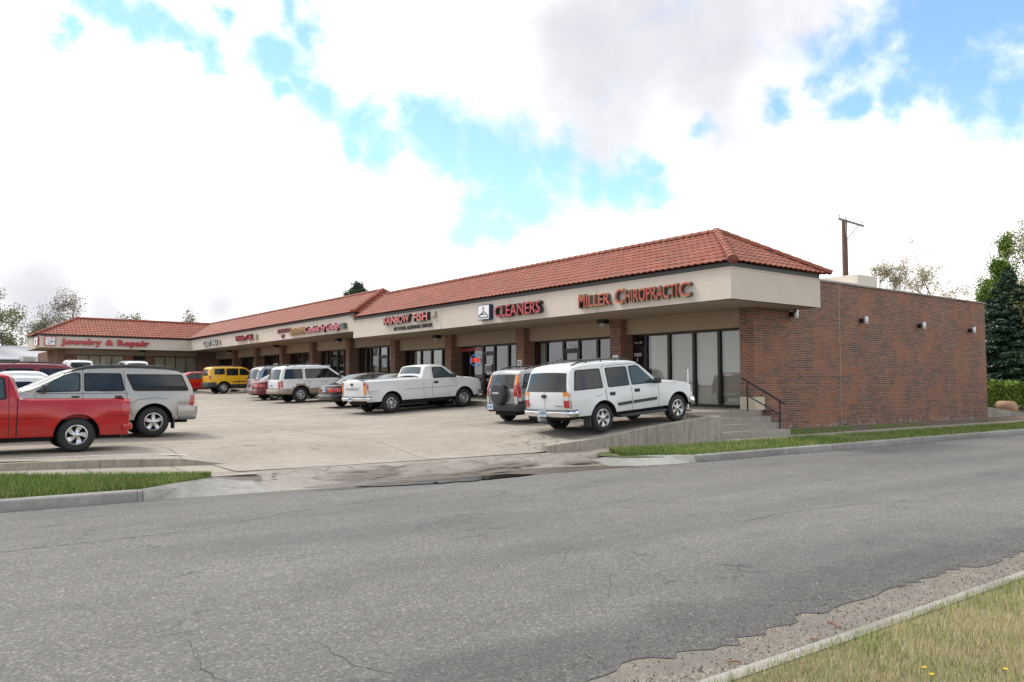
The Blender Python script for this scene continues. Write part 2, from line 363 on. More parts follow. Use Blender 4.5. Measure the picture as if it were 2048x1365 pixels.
# ---------------------------------------------------------------- mesh helpers
class MB:
    def __init__(s): s.v = []; s.f = []; s.m = []; s.mi = 0
    def add(s, vs, fs, mi=None):
        o = len(s.v); s.v.extend([tuple(p) for p in vs]); k = s.mi if mi is None else mi
        for f in fs: s.f.append(tuple(i + o for i in f)); s.m.append(k)
    def box(s, x0, x1, y0, y1, z0, z1, mi=None):
        s.add([(x0, y0, z0), (x1, y0, z0), (x1, y1, z0), (x0, y1, z0), (x0, y0, z1), (x1, y0, z1), (x1, y1, z1), (x0, y1, z1)],
              [(0, 3, 2, 1), (4, 5, 6, 7), (0, 1, 5, 4), (1, 2, 6, 5), (2, 3, 7, 6), (3, 0, 4, 7)], mi)
    def hexa(s, b, t, mi=None):   # 4 bottom points, 4 top points
        s.add(list(b) + list(t), [(0, 3, 2, 1), (4, 5, 6, 7), (0, 1, 5, 4), (1, 2, 6, 5), (2, 3, 7, 6), (3, 0, 4, 7)], mi)
    def quad(s, a, b, c, d, mi=None): s.add([a, b, c, d], [(0, 1, 2, 3)], mi)
    def tube(s, pts, rad, n=8, mi=None, cap=True):
        pts = [Vector(p) for p in pts]; rads = rad if isinstance(rad, (list, tuple)) else [rad] * len(pts)
        o = len(s.v); prev = None
        for i, p in enumerate(pts):
            d = (pts[min(i + 1, len(pts) - 1)] - pts[max(i - 1, 0)]).normalized()
            a = d.orthogonal().normalized() if prev is None else (prev - d * prev.dot(d)).normalized()
            prev = a; b = d.cross(a)
            for k in range(n):
                th = 2 * math.pi * k / n
                s.v.append(tuple(p + (a * math.cos(th) + b * math.sin(th)) * rads[i]))
        m_ = s.mi if mi is None else mi
        for i in range(len(pts) - 1):
            for k in range(n):
                k2 = (k + 1) % n
                s.f.append((o + i * n + k, o + i * n + k2, o + (i + 1) * n + k2, o + (i + 1) * n + k)); s.m.append(m_)
        if cap:
            s.f.append(tuple(o + k for k in reversed(range(n)))); s.m.append(m_)
            s.f.append(tuple(o + (len(pts) - 1) * n + k for k in range(n))); s.m.append(m_)
    def grid(s, rows, mi=None):
        o = len(s.v); nr = len(rows); nc = len(rows[0])
        for r in rows: s.v.extend([tuple(p) for p in r])
        m_ = s.mi if mi is None else mi
        for i in range(nr - 1):
            for j in range(nc - 1):
                s.f.append((o + i * nc + j, o + i * nc + j + 1, o + (i + 1) * nc + j + 1, o + (i + 1) * nc + j)); s.m.append(m_)
    def lathe(s, prof, axis='y', n=28, mi=None, c=(0, 0, 0)):
        rows = []
        for r, h in prof:
            row = []
            for k in range(n + 1):
                th = 2 * math.pi * k / n
                a, b = r * math.cos(th), r * math.sin(th)
                row.append({'y': (c[0] + a, c[1] + h, c[2] + b), 'z': (c[0] + a, c[1] + b, c[2] + h), 'x': (c[0] + h, c[1] + a, c[2] + b)}[axis])
            rows.append(row)
        s.grid(rows, mi)
    def build(s, name, mats, parent=None, smooth=None, merge=False, **tags):
        me = bpy.data.meshes.new(name)
        me.from_pydata(s.v, [], s.f)
        if not isinstance(mats, (list, tuple)): mats = [mats]
        for m in mats: me.materials.append(m)
        if len(mats) > 1: me.polygons.foreach_set('material_index', s.m)
        if merge or smooth is not None:
            b = bmesh.new(); b.from_mesh(me); bmesh.ops.remove_doubles(b, verts=b.verts, dist=1e-4)
            bmesh.ops.recalc_face_normals(b, faces=b.faces) if merge else None
            b.to_mesh(me); b.free()
        if smooth is not None:
            me.polygons.foreach_set('use_smooth', [True] * len(me.polygons))
            me.set_sharp_from_angle(angle=R(smooth))
        me.update()
        o = bpy.data.objects.new(name, me); COL.objects.link(o)
        if parent: o.parent = parent
        for k, v in tags.items(): o[k] = v
        return o
def thing(name, label, cat, loc=(0, 0, 0), rot=(0, 0, 0), group=None):
    o = bpy.data.objects.new(name, None); COL.objects.link(o); o.empty_display_size = .2
    o.location = loc; o.rotation_euler = rot; o['label'] = label; o['category'] = cat
    if group: o['group'] = group
    return o
def tag(o, label, cat, group=None):
    o['label'] = label; o['category'] = cat
    if group: o['group'] = group
    return o
def mesh_np(name, co, faces_n, mats, parent=None, **tags):
    """co: (n*k,3) vertices, every k consecutive ones a polygon"""
    k = faces_n; n = len(co) // k
    me = bpy.data.meshes.new(name)
    me.vertices.add(len(co)); me.vertices.foreach_set('co', co.astype(np.float32).ravel())
    me.loops.add(len(co)); me.loops.foreach_set('vertex_index', np.arange(len(co), dtype=np.int32))
    me.polygons.add(n); me.polygons.foreach_set('loop_start', np.arange(0, len(co), k, dtype=np.int32))
    me.polygons.foreach_set('loop_total', np.full(n, k, dtype=np.int32))
    if not isinstance(mats, (list, tuple)): mats = [mats]
    for m in mats: me.materials.append(m)
    if len(mats) > 1: me.polygons.foreach_set('material_index', rng.integers(0, len(mats), n).astype(np.int32))
    me.update(calc_edges=True); me.validate()
    o = bpy.data.objects.new(name, me); COL.objects.link(o)
    if parent: o.parent = parent
    for a, b in tags.items(): o[a] = b
    return o
def text(name, body, h, width, mats, depth=.1, parent=None, face='-X', loc=(0, 0, 0), bold=0, shear=0, bevel=0, space=1.0):
    """lettering as a mesh: loc is its lower left corner, h the cap height, width the full width"""
    cu = bpy.data.curves.new(name, 'FONT'); cu.body = body; cu.extrude = .5; cu.offset = bold; cu.shear = shear; cu.space_character = space
    cu.resolution_u = 3
    tmp = bpy.data.objects.new(name, cu); COL.objects.link(tmp)
    bpy.context.view_layer.update()
    me = bpy.data.meshes.new_from_object(tmp.evaluated_get(bpy.context.evaluated_depsgraph_get()))
    bpy.data.objects.remove(tmp); bpy.data.curves.remove(cu)
    n = len(me.vertices); co = np.empty(n * 3, np.float32); me.vertices.foreach_get('co', co); co = co.reshape(-1, 3)
    x0, x1 = co[:, 0].min(), co[:, 0].max()
    co[:, 0] = (co[:, 0] - x0) / (x1 - x0) * width
    co[:, 1] = co[:, 1] / .69 * h
    co[:, 2] = (co[:, 2] + .5) * depth
    me.vertices.foreach_set('co', co.ravel())
    me.materials.clear()
    for m in mats: me.materials.append(m)
    if len(mats) > 1:
        me.update()
        for p in me.polygons: p.material_index = 0 if p.normal.z > .5 else 1
    me.update()
    o = bpy.data.objects.new(name, me); COL.objects.link(o)
    if parent: o.parent = parent
    o.rotation_euler = {'-X': (R(90), 0, R(-90)), '-Y': (R(90), 0, 0)}.get(face, face)
    o.location = loc
    return o
def sstep(a, b, x):
    t = min(1, max(0, (x - a) / (b - a))); return t * t * (3 - 2 * t)
def lerp0(a, b, t): return a + (b - a) * t
def walk_z(y): return 1.06 + .0125 * (max(y, 16.2) - 16.2)
TOPW = [(12.46, .40), (12.9, .44), (14.1, .52), (15.94, .73), (17.97, .92), (18.6, .97), (19.05, .975)]
def pl(pts, x):
    if x <= pts[0][0]: return pts[0][1]
    for (a, b), (c, d) in zip(pts, pts[1:]):
        if x <= c: return b + (d - b) * (x - a) / (c - a)
    return pts[-1][1]
def lot_z(x, y):
    s = .064 - .034 * sstep(15, 50, y)
    a = walk_z(y) - .16 - s * (18.95 - x)
    b = .50 + .02 * max(0, y - 21)
    z = a if a > b else b
    d = a - b
    if abs(d) < .12: z += (.12 - abs(d)) ** 2 / .48
    t = sstep(15.0, 18.0, y)
    wx = 1 - sstep(12.45, 12.7, x)
    if x < 6.5: wx *= lerp0(1, sstep(4.0, 6.5, x), sstep(16.4, 18.2, y))
    z = z * (1 - wx) + (.25 + (z - .25) * t) * wx
    if x > 11.9 and y < 17.6:
        z = lerp0(min(z, pl(TOPW, x) - .045), z, sstep(15.3, 17.6, y))
    if x < 5.3 and y < 18.4:
        k = max(sstep(16.7, 18.4, y), sstep(4.4, 5.2, x))
        z = lerp0(.52 - .038 * max(0, x - 1.4), z, k)
    if 4.2 < x < 8 and y < 18.2:
        z = lerp0(z, .262, math.exp(-((x - 5.25) / .9) ** 2) * (1 - sstep(16.7, 18.2, y)))
    return z
# ================================================================= ground
def structure(o): o['kind'] = 'structure'; return o
def lerp(a, b, t): return a + (b - a) * t
from mathutils import noise as mnoise
def noise_py(x): return .5 + .5 * mnoise.noise(Vector((x, 3.3, 1.7)))
GUT = [(3.16, 13.97), (5.15, 13.8), (10.2, 13.4), (13.0, 13.12), (14.8, 12.93), (15.5, 12.9)]
def gut(x): return pl(GUT, x)
def ground_z(x, y):
    if y < 2.9: return .04
    if y < 14.4: return -.08
    if x < 22 and y < 17: return -.08
    if x > 19 or y < 15:
        if x > 22: return lerp(.12, .30, sstep(14.3, 16.2, y)) + .012 * max(0, y - 16.2) if y < 75 else 1.0
        return .1 if y < 16 else .2
    return lot_z(x, min(y, 73)) - .25
mb = MB()
xs = sorted(set([-900, -300, -100, -40, -20, -10] + list(np.arange(-4, 64, 2.0)) + [64, 70, 80, 100, 150, 300, 900]))
ys = sorted(set([-900, -200, -50, -10, 0, 2.8, 2.95, 8, 14.3, 14.5, 15.2, 16.3] + list(np.arange(18, 74, 3.0)) + [75, 80, 100, 160, 300, 600, 1200]))
mb.grid([[(x, y, ground_z(x, y) + (.6 if y > 75 else 0)) for x in xs] for y in ys])
structure(mb.build('ground', M['soil_grass'], smooth=60))
# street
mb = MB()
xs = [-120, -60, -30, -15, -8, -4, 0] + list(np.arange(1, 20, .12)) + [20, 25, 30, 40, 60, 100, 200]
rr = random.Random(3)
rows = [[(x, 3.82 + (.10 * (noise_py(x * .9) - .5) * 2 + .03 * rr.uniform(-1, 1) + .10 * (noise_py(x * 3.1 + 40) - .5) * 2 + .05 * rr.uniform(-1, 1) if 0 < x < 30 else 0), .004) for x in xs]]
rows += [[(x, y, .004) for x in xs] for y in (4.5, 6, 8, 10, 12)]
rows += [[(x, gut(x) - .02 + .03 * math.sin(x * 3.1), .004) for x in xs]]
mb.grid(rows); structure(mb.build('street', M['asphalt']))
# concrete gutter pan below the near kerb, gritty with washed sand
m, t, b = newmat('gritty_gutter')
g = N(t, 'ShaderNodeNewGeometry'); P = g.outputs[0]
vo = N(t, 'ShaderNodeTexVoronoi'); vo.inputs['Scale'].default_value = 110; t.links.new(P, vo.inputs[0])
sp = N(t, 'ShaderNodeSeparateColor'); t.links.new(vo.outputs['Color'], sp.inputs[0])
grit = ramp(t, [(0, (.08, .07, .06)), (.3, (.17, .145, .12)), (.7, (.25, .21, .17)), (1, (.42, .37, .31))]); t.links.new(sp.outputs[0], grit.inputs[0])
plain = mixc(t, noise(t, P, 4, 6), (.15, .135, .115), (.225, .20, .17))
t.links.new(mixc(t, mrange(t, noise(t, P, 1.6, 6, .65, (.6, 1.4, 1)), .42, .58), plain, grit.outputs[0]), b.inputs['Base Color'])
b.inputs['Roughness'].default_value = .9
bp = N(t, 'ShaderNodeBump'); bp.inputs['Strength'].default_value = .8; bp.inputs['Distance'].default_value = .008; t.links.new(sp.outputs[0], bp.inputs['Height']); t.links.new(bp.outputs[0], b.inputs['Normal'])
M['grit'] = m
mb = MB(); mb.grid([[(x, 3.2, .0) for x in xs], [(x, 4.4, -.002) for x in xs]])
structure(mb.build('gutter', M['grit']))
def kerb_profile(mb, path, top, w, base=-.06, side=1, mi=0):
    """path of face points; w width behind the face; side +1 back is +Y"""
    rows = []
    for x, y in path:
        tp = top(x) if callable(top) else top
        rows.append([(x, y, base), (x, y + side * .012, tp - .04), (x, y + side * .025, tp - .014), (x, y + side * .055, tp), (x, y + side * w, tp + .004), (x, y + side * w, base)])
    mb.grid(rows, mi)
mb = MB()
kerb_profile(mb, [(x, 3.22 + .012 * math.sin(x * .9)) for x in np.arange(-60, 90, .75)], .135, .17, -.05, -1)
structure(mb.build('near_kerb', M['kerb'], smooth=50))
# far kerbs, in cast lengths with dark joints
mb = MB()
rr = random.Random(5)
def kerb_run(x0, x1, yf, seg):
    x = x0
    while x < x1:
        e = min(x1, x + seg)
        dz = rr.uniform(-.006, .006)
        xs_ = [x + .003, x + .02, (x + e) / 2, e - .02, e - .003]
        kerb_profile(mb, [(q, yf(q)) for q in xs_], .17 + dz, .19, -.06, 1)
        for q in (xs_[0], xs_[-1]):
            y = yf(q); mb.add([(q, y, -.06), (q, y + .02, .155), (q, y + .19, .165), (q, y + .19, -.06)], [(0, 1, 2, 3)])
        x = e
kerb_run(15.35, 75, lambda x: 12.9, 3.6)
kerb_run(-40, 3.13, lambda x: 13.97, 2.05)
structure(mb.build('far_kerb', M['kerb'], smooth=50))
mb = MB()
mb.grid([[(15.35, 12.905, -.02), (14.5, 12.94, .006), (13.7, 13.05, .006), (12.95, 13.25, .008)],
         [(15.35, 12.96, .165), (14.8, 13.25, .15), (14.0, 13.55, .10), (12.95, 13.7, .034)],
         [(15.35, 13.09, .172), (14.6, 13.75, .19), (13.95, 14.2, .20), (12.9, 14.1, .078)],
         [(15.35, 13.12, -.02), (14.65, 13.8, -.02), (13.98, 14.25, -.02), (12.9, 14.2, -.02)]])
mb.grid([[(3.14, 13.975, -.02), (3.8, 13.93, .006), (4.5, 13.86, .006), (5.15, 13.8, .008)],
         [(3.14, 14.02, .165), (3.7, 14.15, .15), (4.3, 14.3, .10), (5.15, 14.25, .042)],
         [(3.14, 14.17, .174), (3.7, 14.42, .205), (4.43, 14.72, .235), (5.15, 14.75, .15)],
         [(3.14, 14.19, -.02), (3.7, 14.45, -.02), (4.43, 14.76, -.02), (5.2, 14.8, -.02)]])
structure(mb.build('kerb_flare', M['kerb'], smooth=70))
# driveway apron
def apron_z(x, y):
    t_ = (y - gut(x)) / (15.1 - gut(x))
    return .008 + .245 * max(0, t_) ** 2
mb = MB()
rows = []
for i in range(9):
    t_ = i / 8; row = []
    for j in range(25):
        s_ = j / 24
        x = lerp(3.0, 15.6, s_); y = lerp(gut(x) - .01, 15.29, t_)
        row.append((x, y, min(.253, apron_z(x, y)) - .004))
    rows.append(row)
mb.grid(rows); structure(mb.build('driveway', M['apron'], smooth=80))
# parking lot
mb = MB()
lx = [-60, -40, -20, -10, -5, 0] + list(np.arange(1, 18.9, .5)) + [18.96]
ly = [15.1, 15.27, 15.6, 16.0, 16.4, 16.76] + list(np.arange(17.25, 30, .5)) + list(np.arange(30, 74.6, 1.5)) + [75.5]
idx = {}
for i, y in enumerate(ly):
    for j, x in enumerate(lx):
        idx[i, j] = len(mb.v); mb.v.append((x, y, lot_z(x, y)))
for i in range(len(ly) - 1):
    for j in range(len(lx) - 1):
        if lx[j] < 5.0 and ly[i] < 16.7: continue
        if lx[j] >= 12.4 and ly[i] < 15.2: continue
        mb.f.append((idx[i, j], idx[i, j + 1], idx[i + 1, j + 1], idx[i + 1, j])); mb.m.append(0)
structure(mb.build('parking_lot', M['lot'], smooth=80))
# sidewalks
mb = MB()
def rz(x): return pl([(12, .25), (30, .27), (60, .27)], x)
xsr = list(np.arange(12.7, 40, 1.5)) + [45, 60, 90, 140]
mb.grid([[(x, 14.33, -.05) for x in xsr], [(x, 14.36 + .03 * math.sin(x * 2) + .02 * math.sin(x * 5), min(rz(x), lerp(apron_z(x, 14.3), .25, sstep(12.3, 15, x)))) for x in xsr], [(x, 15.25, rz(x) + .015) for x in xsr]])
def gb(x): return pl([(-40, 16.1), (1.0, 15.9), (1.33, 15.8), (2.72, 15.19), (4.43, 14.70), (5.3, 14.7)], x)
def gbz(x): return pl([(-40, .42), (1.33, .34), (2.72, .30), (4.43, .24), (5.3, .235)], x)
def swz(x): return pl([(-40, .45), (1.4, .375), (4.68, .275), (5.3, .25)], x)
xsl = [-40, -20, -8, 0, 1, 1.33, 2, 2.72, 3.4, 4.0, 4.43, 5.0, 5.3]
mb.grid([[(x, gb(x), gbz(x)) for x in xsl], [(x, 16.62, swz(x)) for x in xsl]])
mb.grid([[(4.43, 14.68, -.02), (5.3, 14.68, -.02), (5.42, 14.68, -.02)], [(4.43, 14.70, .236), (5.3, 14.7, .17), (5.42, 14.7, -.02)], [(4.5, 15.12, .25), (5.4, 15.12, .245), (5.5, 15.12, .2)]])
structure(mb.build('sidewalk', M['walk'], smooth=80))
# low left wall with a sloping end
wall = MB()
for x0, x1, h0, h1 in ((-40, -20, .16, .16), (-20, -8, .16, .16), (-8, -2.5, .16, .16), (-2.48, 2.95, .16, .15), (2.965, 4.4, .15, .135), (4.4, 5.35, .135, .005)):
    a = swz(x0) - .25; b_ = swz(x1) - .25
    ta, tb = swz(x0) + h0, swz(x1) + h1
    wall.hexa([(x0, 16.6, a), (x1, 16.58, b_), (x1, 16.8, b_), (x0, 16.8, a)], [(x0, 16.62, ta), (x1, 16.6, tb), (x1, 16.8, tb), (x0, 16.8, ta)])
tag(wall.build('low_wall', M['wallc']), 'low brown concrete wall ending in a slope beside the driveway, in front of the red pickup', 'wall')
# right retaining wall
rw = MB()
TOP = [(12.46, .40), (12.9, .44), (14.1, .52), (15.94, .73), (17.97, .92), (18.6, .97), (19.05, .975)]
pts = [12.46, 12.6, 13.2, 14.1, 15.0, 15.94, 17.0, 17.97, 18.6, 19.05]
fr = [[(x, 15.07, .1), (x, 15.075, pl(TOP, x) - .015), (x, 15.09, pl(TOP, x)), (x, 15.26, pl(TOP, x)), (x, 15.28, pl(TOP, x) - .015), (x, 15.28, .1)] for x in pts]
rw.grid(fr)
for k in (0, -1): rw.add(fr[k], [tuple(range(6))])
rw.box(18.86, 19.047, 15.282, 16.2, .5, .972)
tag(rw.build('retaining_wall', M['wallc'], smooth=40), 'streaked concrete retaining wall rising beside the white SUV to the steps', 'wall')
# steps
st = thing('steps', 'four concrete steps from the sidewalk up to the covered walkway', 'steps', (19.05, 15.2, .26))
sb = MB()
for y0, z1, x1 in ((15.2, .47, 22.66), (15.48, .665, 22.6), (15.74, .86, 22.42)):
    sb.hexa([(19.05, y0, .1), (x1, y0, .1), (x1, 16.235, .1), (19.05, 16.235, .1)], [(19.05, y0 + .012, z1), (x1, y0 + .012, z1), (x1, 16.235, z1), (19.05, 16.235, z1)])
o = sb.build('step_flight', M['step'], st); o.location = (-19.05, -15.2, -.26)
# walkway under the canopy
wk = MB()
yy = [16.0, 16.3] + list(np.arange(18, 75, 2.0)) + [75.2]
wk.grid([[(18.95, y, walk_z(y) - .3), (18.952, y, walk_z(y) - .02), (18.97, y, walk_z(y)), (19.1, y, walk_z(y)), (23.3, y, walk_z(y))] for y in yy])
wk.add([(18.95, 16.0, .4), (22.28, 16.0, .4), (22.28, 16.0, 1.06), (18.95, 16.0, 1.06)], [(0, 1, 2, 3)])
wk.grid([[(2, 71.2, 1.3), (18.95, 71.2, 1.3)], [(2, 71.2, walk_z(72)), (18.95, 71.2, walk_z(72))], [(2, 74.9, walk_z(72) + .01), (18.95, 74.9, walk_z(72) + .01)]])
structure(wk.build('walkway', M['walk'], smooth=40))
# right verge: dirt strip along the wall
db = MB()
rr = random.Random(9)
db.grid([[(x, 15.24, rz(x) + .012) for x in xsr], [(x, 15.7, rz(x) + .05 + rr.uniform(0, .03)) for x in xsr], [(x, 16.26, .39) for x in xsr]])
structure(db.build('dirt_strip', M['dirt'], smooth=80))
gbm = MB()
gbm.grid([[(x, 13.07, .165) for x in xsr if x > 14.5], [(x, 13.6, .20) for x in xsr if x > 14.5], [(x, 14.40, rz(x) + .004) for x in xsr if x > 14.5]])
gbm.add([(13.9, 13.75, .13), (14.6, 13.3, .14), (15.7, 13.0, .15), (15.7, 14.42, .245), (13.5, 14.42, .235), (13.4, 14.2, .17)], [(0, 1, 2, 3, 4, 5)])
gbm.grid([[(x, 14.15, .165) for x in (-40, -10, 0, 1, 2, 3.1)], [(x, lerp(14.15, gb(x), .5), lerp(.165, gbz(x), .55)) for x in (-40, -10, 0, 1, 2, 3.1)], [(x, gb(x) + .03, gbz(x) + .004) for x in (-40, -10, 0, 1, 2, 3.1)]])
gbm.add([(3.1, 14.15, .165), (4.43, 14.70, .24), (3.1, gb(3.1), gbz(3.1))], [(0, 1, 2)])
structure(gbm.build('verge_soil', M['soil_grass'], smooth=80))
nl = MB(); nl.grid([[(x, 3.06, .13) for x in range(-40, 61, 2)], [(x, 2.0, .15) for x in range(-40, 61, 2)], [(x, -30, .16) for x in range(-40, 61, 2)]])
structure(nl.build('near_verge', M['drygrass'], smooth=80))
# worn white stall lines
m, t, b = newmat('worn_line_paint'); g = N(t, 'ShaderNodeNewGeometry'); P = g.outputs[0]
wear = math_(t, 'MULTIPLY', mrange(t, noise(t, P, 22, 6, .75), .40, .60), .8)
t.links.new(mixc(t, wear, (.62, .60, .56), (.33, .295, .25)), b.inputs['Base Color']); b.inputs['Roughness'].default_value = .8
M['stripe'] = m
ln = MB()
def stall(x0, x1, y, w=.1):
    n = 8
    ln.grid([[(lerp(x0, x1, i / n), y + q * w / 2, lot_z(lerp(x0, x1, i / n), y + q * w / 2) + .006) for i in range(n + 1)] for q in (-1, 1)])
for y in (17.95, 20.75, 23.3, 26.0, 29.3, 32.2, 35.1, 38.0, 40.9, 43.8, 46.7, 49.6, 52.5, 55.4, 58.3): stall(13.2, 18.8, y)
for y, x1 in ((17.55, 4.9), (20.1, 5.0), (23.2, 5.1), (26.2, 5.1), (29.2, 5.1), (32.2, 5.1)): stall(-1.5, x1, y)
structure(ln.build('stall_lines', M['stripe']))
# puddle and damp patch along the gutter
def blob_sheet(name, pts, zf, m_):
    q = MB(); c = (sum(p[0] for p in pts) / len(pts), sum(p[1] for p in pts) / len(pts))
    n = len(pts); v = [(c[0], c[1], zf(*c))] + [(x, y, zf(x, y)) for x, y in pts]
    q.add(v, [(0, 1 + i, 1 + (i + 1) % n) for i in range(n)])
    return structure(q.build(name, m_))
m, t, b = newmat('puddle_water'); b.inputs['Base Color'].default_value = (.03, .026, .022, 1); b.inputs['Roughness'].default_value = .015; b.inputs['IOR'].default_value = 1.33; b.inputs['Specular IOR Level'].default_value = .9
M['water'] = m
def band(x0, x1, lo, hi, n=26, j=.03, sd=1):
    r2 = random.Random(sd); up = []; dn = []
    for i in range(n + 1):
        x = lerp(x0, x1, i / n); k = max(0, math.sin(math.pi * i / n)) ** .6
        yc = gut(x)
        up.append((x, yc + lo + (hi - lo) * (.5 + .5 * k) + r2.uniform(-j, j) * k)); dn.append((x, yc + lo + (hi - lo) * (.5 - .5 * k) + r2.uniform(-j, j) * k))
    return dn, up
def band_sheet(name, x0, x1, lo, hi, z, m_, **kw):
    dn, up = band(x0, x1, lo, hi, **kw); q = MB()
    q.grid([[(x, y, max(.004, min(.253, apron_z(x, y)) - .004) + z if z < .02 else z) for x, y in dn], [(x, y, max(.004, min(.253, apron_z(x, y)) - .004) + z if z < .02 else z) for x, y in up]])
    return structure(q.build(name, m_))
def patchy(name, col, rough, lo, hi, sc):
    m, t, b = newmat(name); g = N(t, 'ShaderNodeNewGeometry'); P = g.outputs[0]
    b.inputs['Base Color'].default_value = (*col, 1); b.inputs['Roughness'].default_value = rough
    t.links.new(mixc(t, noise(t, P, 9, 6), tuple(c * .6 for c in col), tuple(c * 1.5 for c in col)), b.inputs['Base Color'])
    t.links.new(mrange(t, noise(t, P, sc, 6, .65, (.5, 1.6, 1)), lo, hi), b.inputs['Alpha'])
    return m
M['damp'] = patchy('damp_silt', (.085, .062, .045), .4, .30, .42, 1.6)
M['stain'] = patchy('water_stain', (.13, .10, .075), .6, .46, .62, .9)
M['patch'] = mat('dark_damp_asphalt', (.055, .055, .058), .6, var=.3, vs=8, bump=.6, bs=90)
band_sheet('silt', 5.8, 14.2, -.2, .62, .0045, M['damp'], j=.05, sd=4)
band_sheet('water_stain', 6.0, 14.6, .0, 1.9, .0035, M['stain'], j=.08, sd=14)
band_sheet('damp_patch', 5.8, 10.6, -.42, -.05, .0045, M['patch'], j=.09, sd=8)
band_sheet('puddle', 6.6, 10.6, -.56, .22, .0225, M['water'], j=.05, sd=2)

# cracks in the street
def crack(name, pts, w_, sd, m_):
    r2 = random.Random(sd); P_ = []
    for a, b_ in zip(pts, pts[1:]):
        n = max(2, int(math.dist(a, b_) / .08))
        P_ += [(lerp(a[0], b_[0], i / n) + r2.uniform(-.018, .018), lerp(a[1], b_[1], i / n) + r2.uniform(-.018, .018)) for i in range(n)]
    q = MB(); ra, rb = [], []
    for i, p in enumerate(P_):
        a = P_[max(0, i - 1)]; c = P_[min(len(P_) - 1, i + 1)]; d = Vector((c[0] - a[0], c[1] - a[1])).normalized(); ww = w_ * r2.uniform(.1, .9) / 2
        ra.append((p[0] - d.y * ww, p[1] + d.x * ww, .0065)); rb.append((p[0] + d.y * ww, p[1] - d.x * ww, .0065))
    q.grid([ra, rb]); return structure(q.build(name, m_))
M['crackc'] = mat('crack_dark', (.065, .062, .058), .9)
crack('road_crack', [(1.72, 6.2), (1.66, 5.81), (1.62, 5.49), (1.66, 5.2), (1.58, 4.9)], .012, 1, M['crackc'])
crack('road_crack', [(3.80, 4.2), (3.77, 3.97), (3.62, 3.85)], .010, 2, M['crackc'])
crack('road_crack', [(2.46, 5.55), (2.43, 4.99), (2.6, 4.6)], .010, 3, M['crackc'])
crack('road_crack', [(9.38, 6.96), (10.5, 7.05), (11.8, 6.89), (13.6, 6.3), (15.57, 5.86)], .018, 4, M['crackc'])
crack('road_crack', [(5.0, 5.2), (5.6, 5.8), (5.5, 6.4), (6.1, 7.0)], .010, 5, M['crackc'])
crack('road_crack', [(.9, 10.65), (1.93, 10.7), (3.1, 10.75), (4.78, 11.5), (5.64, 11.67), (7.5, 12.1)], .022, 6, M['crackc'])
# ================================================================= shopping centre
B = thing('shopping_center', 'long brick and stucco strip of shops with red tiled mansard roof and covered walkway', 'shop building', (0, 0, 0))
YJ = 40.35
SN, SF = 4.45, 4.83          # soffit heights, near and far section
TN, TF = 5.41, 5.72          # fascia tops
def part(mb_, name, mats, parent=None, **k): return mb_.build(name, mats, parent or B, **k)
# brick side and mass of the building
wb = MB()
wb.box(22.272, 39.5, 16.24, 16.54, .15, 5.60)
part(wb, 'side_wall', M['brick'])
ex = MB(); ex.box(27.385, 27.395, 16.237, 16.241, .4, 5.59); part(ex, 'control_joint', M['drip'])
wb = MB()
wb.box(39.2, 39.5, 16.54, 78, .15, 5.45); wb.box(23.4, 39.2, 77.7, 78, .15, 5.45)
part(wb, 'rear_wall', M['brick'])
cp = MB(); cp.box(24.3, 39.56, 16.19, 16.62, 5.60, 5.655); cp.box(39.15, 39.56, 16.62, 78, 5.45, 5.51)
part(cp, 'coping', M['kerb'])
rf = MB(); rf.box(24.2, 39.2, 16.54, 77.7, 5.0, 5.12)
part(rf, 'flat_roof', mat('roof_gravel', (.25, .24, .22), .95, var=.2, vs=3))
PIERS = [(16.242, 16.82), (22.42, 23.01), (28.58, 29.15), (34.6, 35.2), (40.5, 41.05), (46.38, 46.91), (52.1, 52.6), (57.65, 58.2), (63.1, 63.6), (68.5, 69.0)]
for i, (a, b_) in enumerate(PIERS):
    q = MB(); z0 = walk_z(a) - .05 if i else 1.48
    q.box(22.27, 23.25, a, b_, z0, (SN if a < YJ else SF) + .02); part(q, 'pier', M['brick'])
q = MB(); q.box(22.255, 22.75, 16.222, 16.83, 1.055, 1.48); part(q, "pier_base", M["cream"])
q = MB(); q.box(22.754, 22.76, 16.2215, 16.2225, 1.06, 1.47); 
# stucco headers, soffit, fascia
hd = MB()
edges = PIERS + [(75.3, 75.4)]
for i in range(len(PIERS)):
    a, b_ = edges[i][1], edges[i + 1][0]
    far = a > 39
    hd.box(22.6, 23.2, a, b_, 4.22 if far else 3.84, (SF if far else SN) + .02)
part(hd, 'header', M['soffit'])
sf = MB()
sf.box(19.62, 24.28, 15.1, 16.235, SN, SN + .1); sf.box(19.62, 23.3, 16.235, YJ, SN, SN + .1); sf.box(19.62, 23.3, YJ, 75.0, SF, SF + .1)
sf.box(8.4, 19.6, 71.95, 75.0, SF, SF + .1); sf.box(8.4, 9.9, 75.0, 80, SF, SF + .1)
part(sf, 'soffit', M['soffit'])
def fascia(mb_, band_, trim, x0, x1, y0, y1, z0, z1):
    mb_.box(x0, x1, y0, y1, z0, z1)
fa = MB()
fa.box(19.6, 19.75, 15.08, YJ + .003, SN, TN); fa.box(19.75, 24.3, 15.08, 15.23, SN, TN); fa.box(24.15, 24.3, 15.23, 16.235, SN, TN)
fa.box(19.6, 19.75, YJ + .003, 71.92, SF, TF); fa.box(8.36, 19.75, 71.92, 72.07, SF, TF); fa.box(8.36, 8.51, 72.07, 80, SF, TF)
part(fa, 'fascia', M['stucco'])
for y in (20.9, 26.1, 31.3, 36.6, 45.2, 50.4, 55.6, 60.8, 66.0):
    sj = MB(); n_ = y < YJ; sj.box(19.594, 19.601, y - .006, y + .006, (SN if n_ else SF) + .002, (TN if n_ else TF) - .04); part(sj, 'expansion_joint', M['room'])
tr = MB()
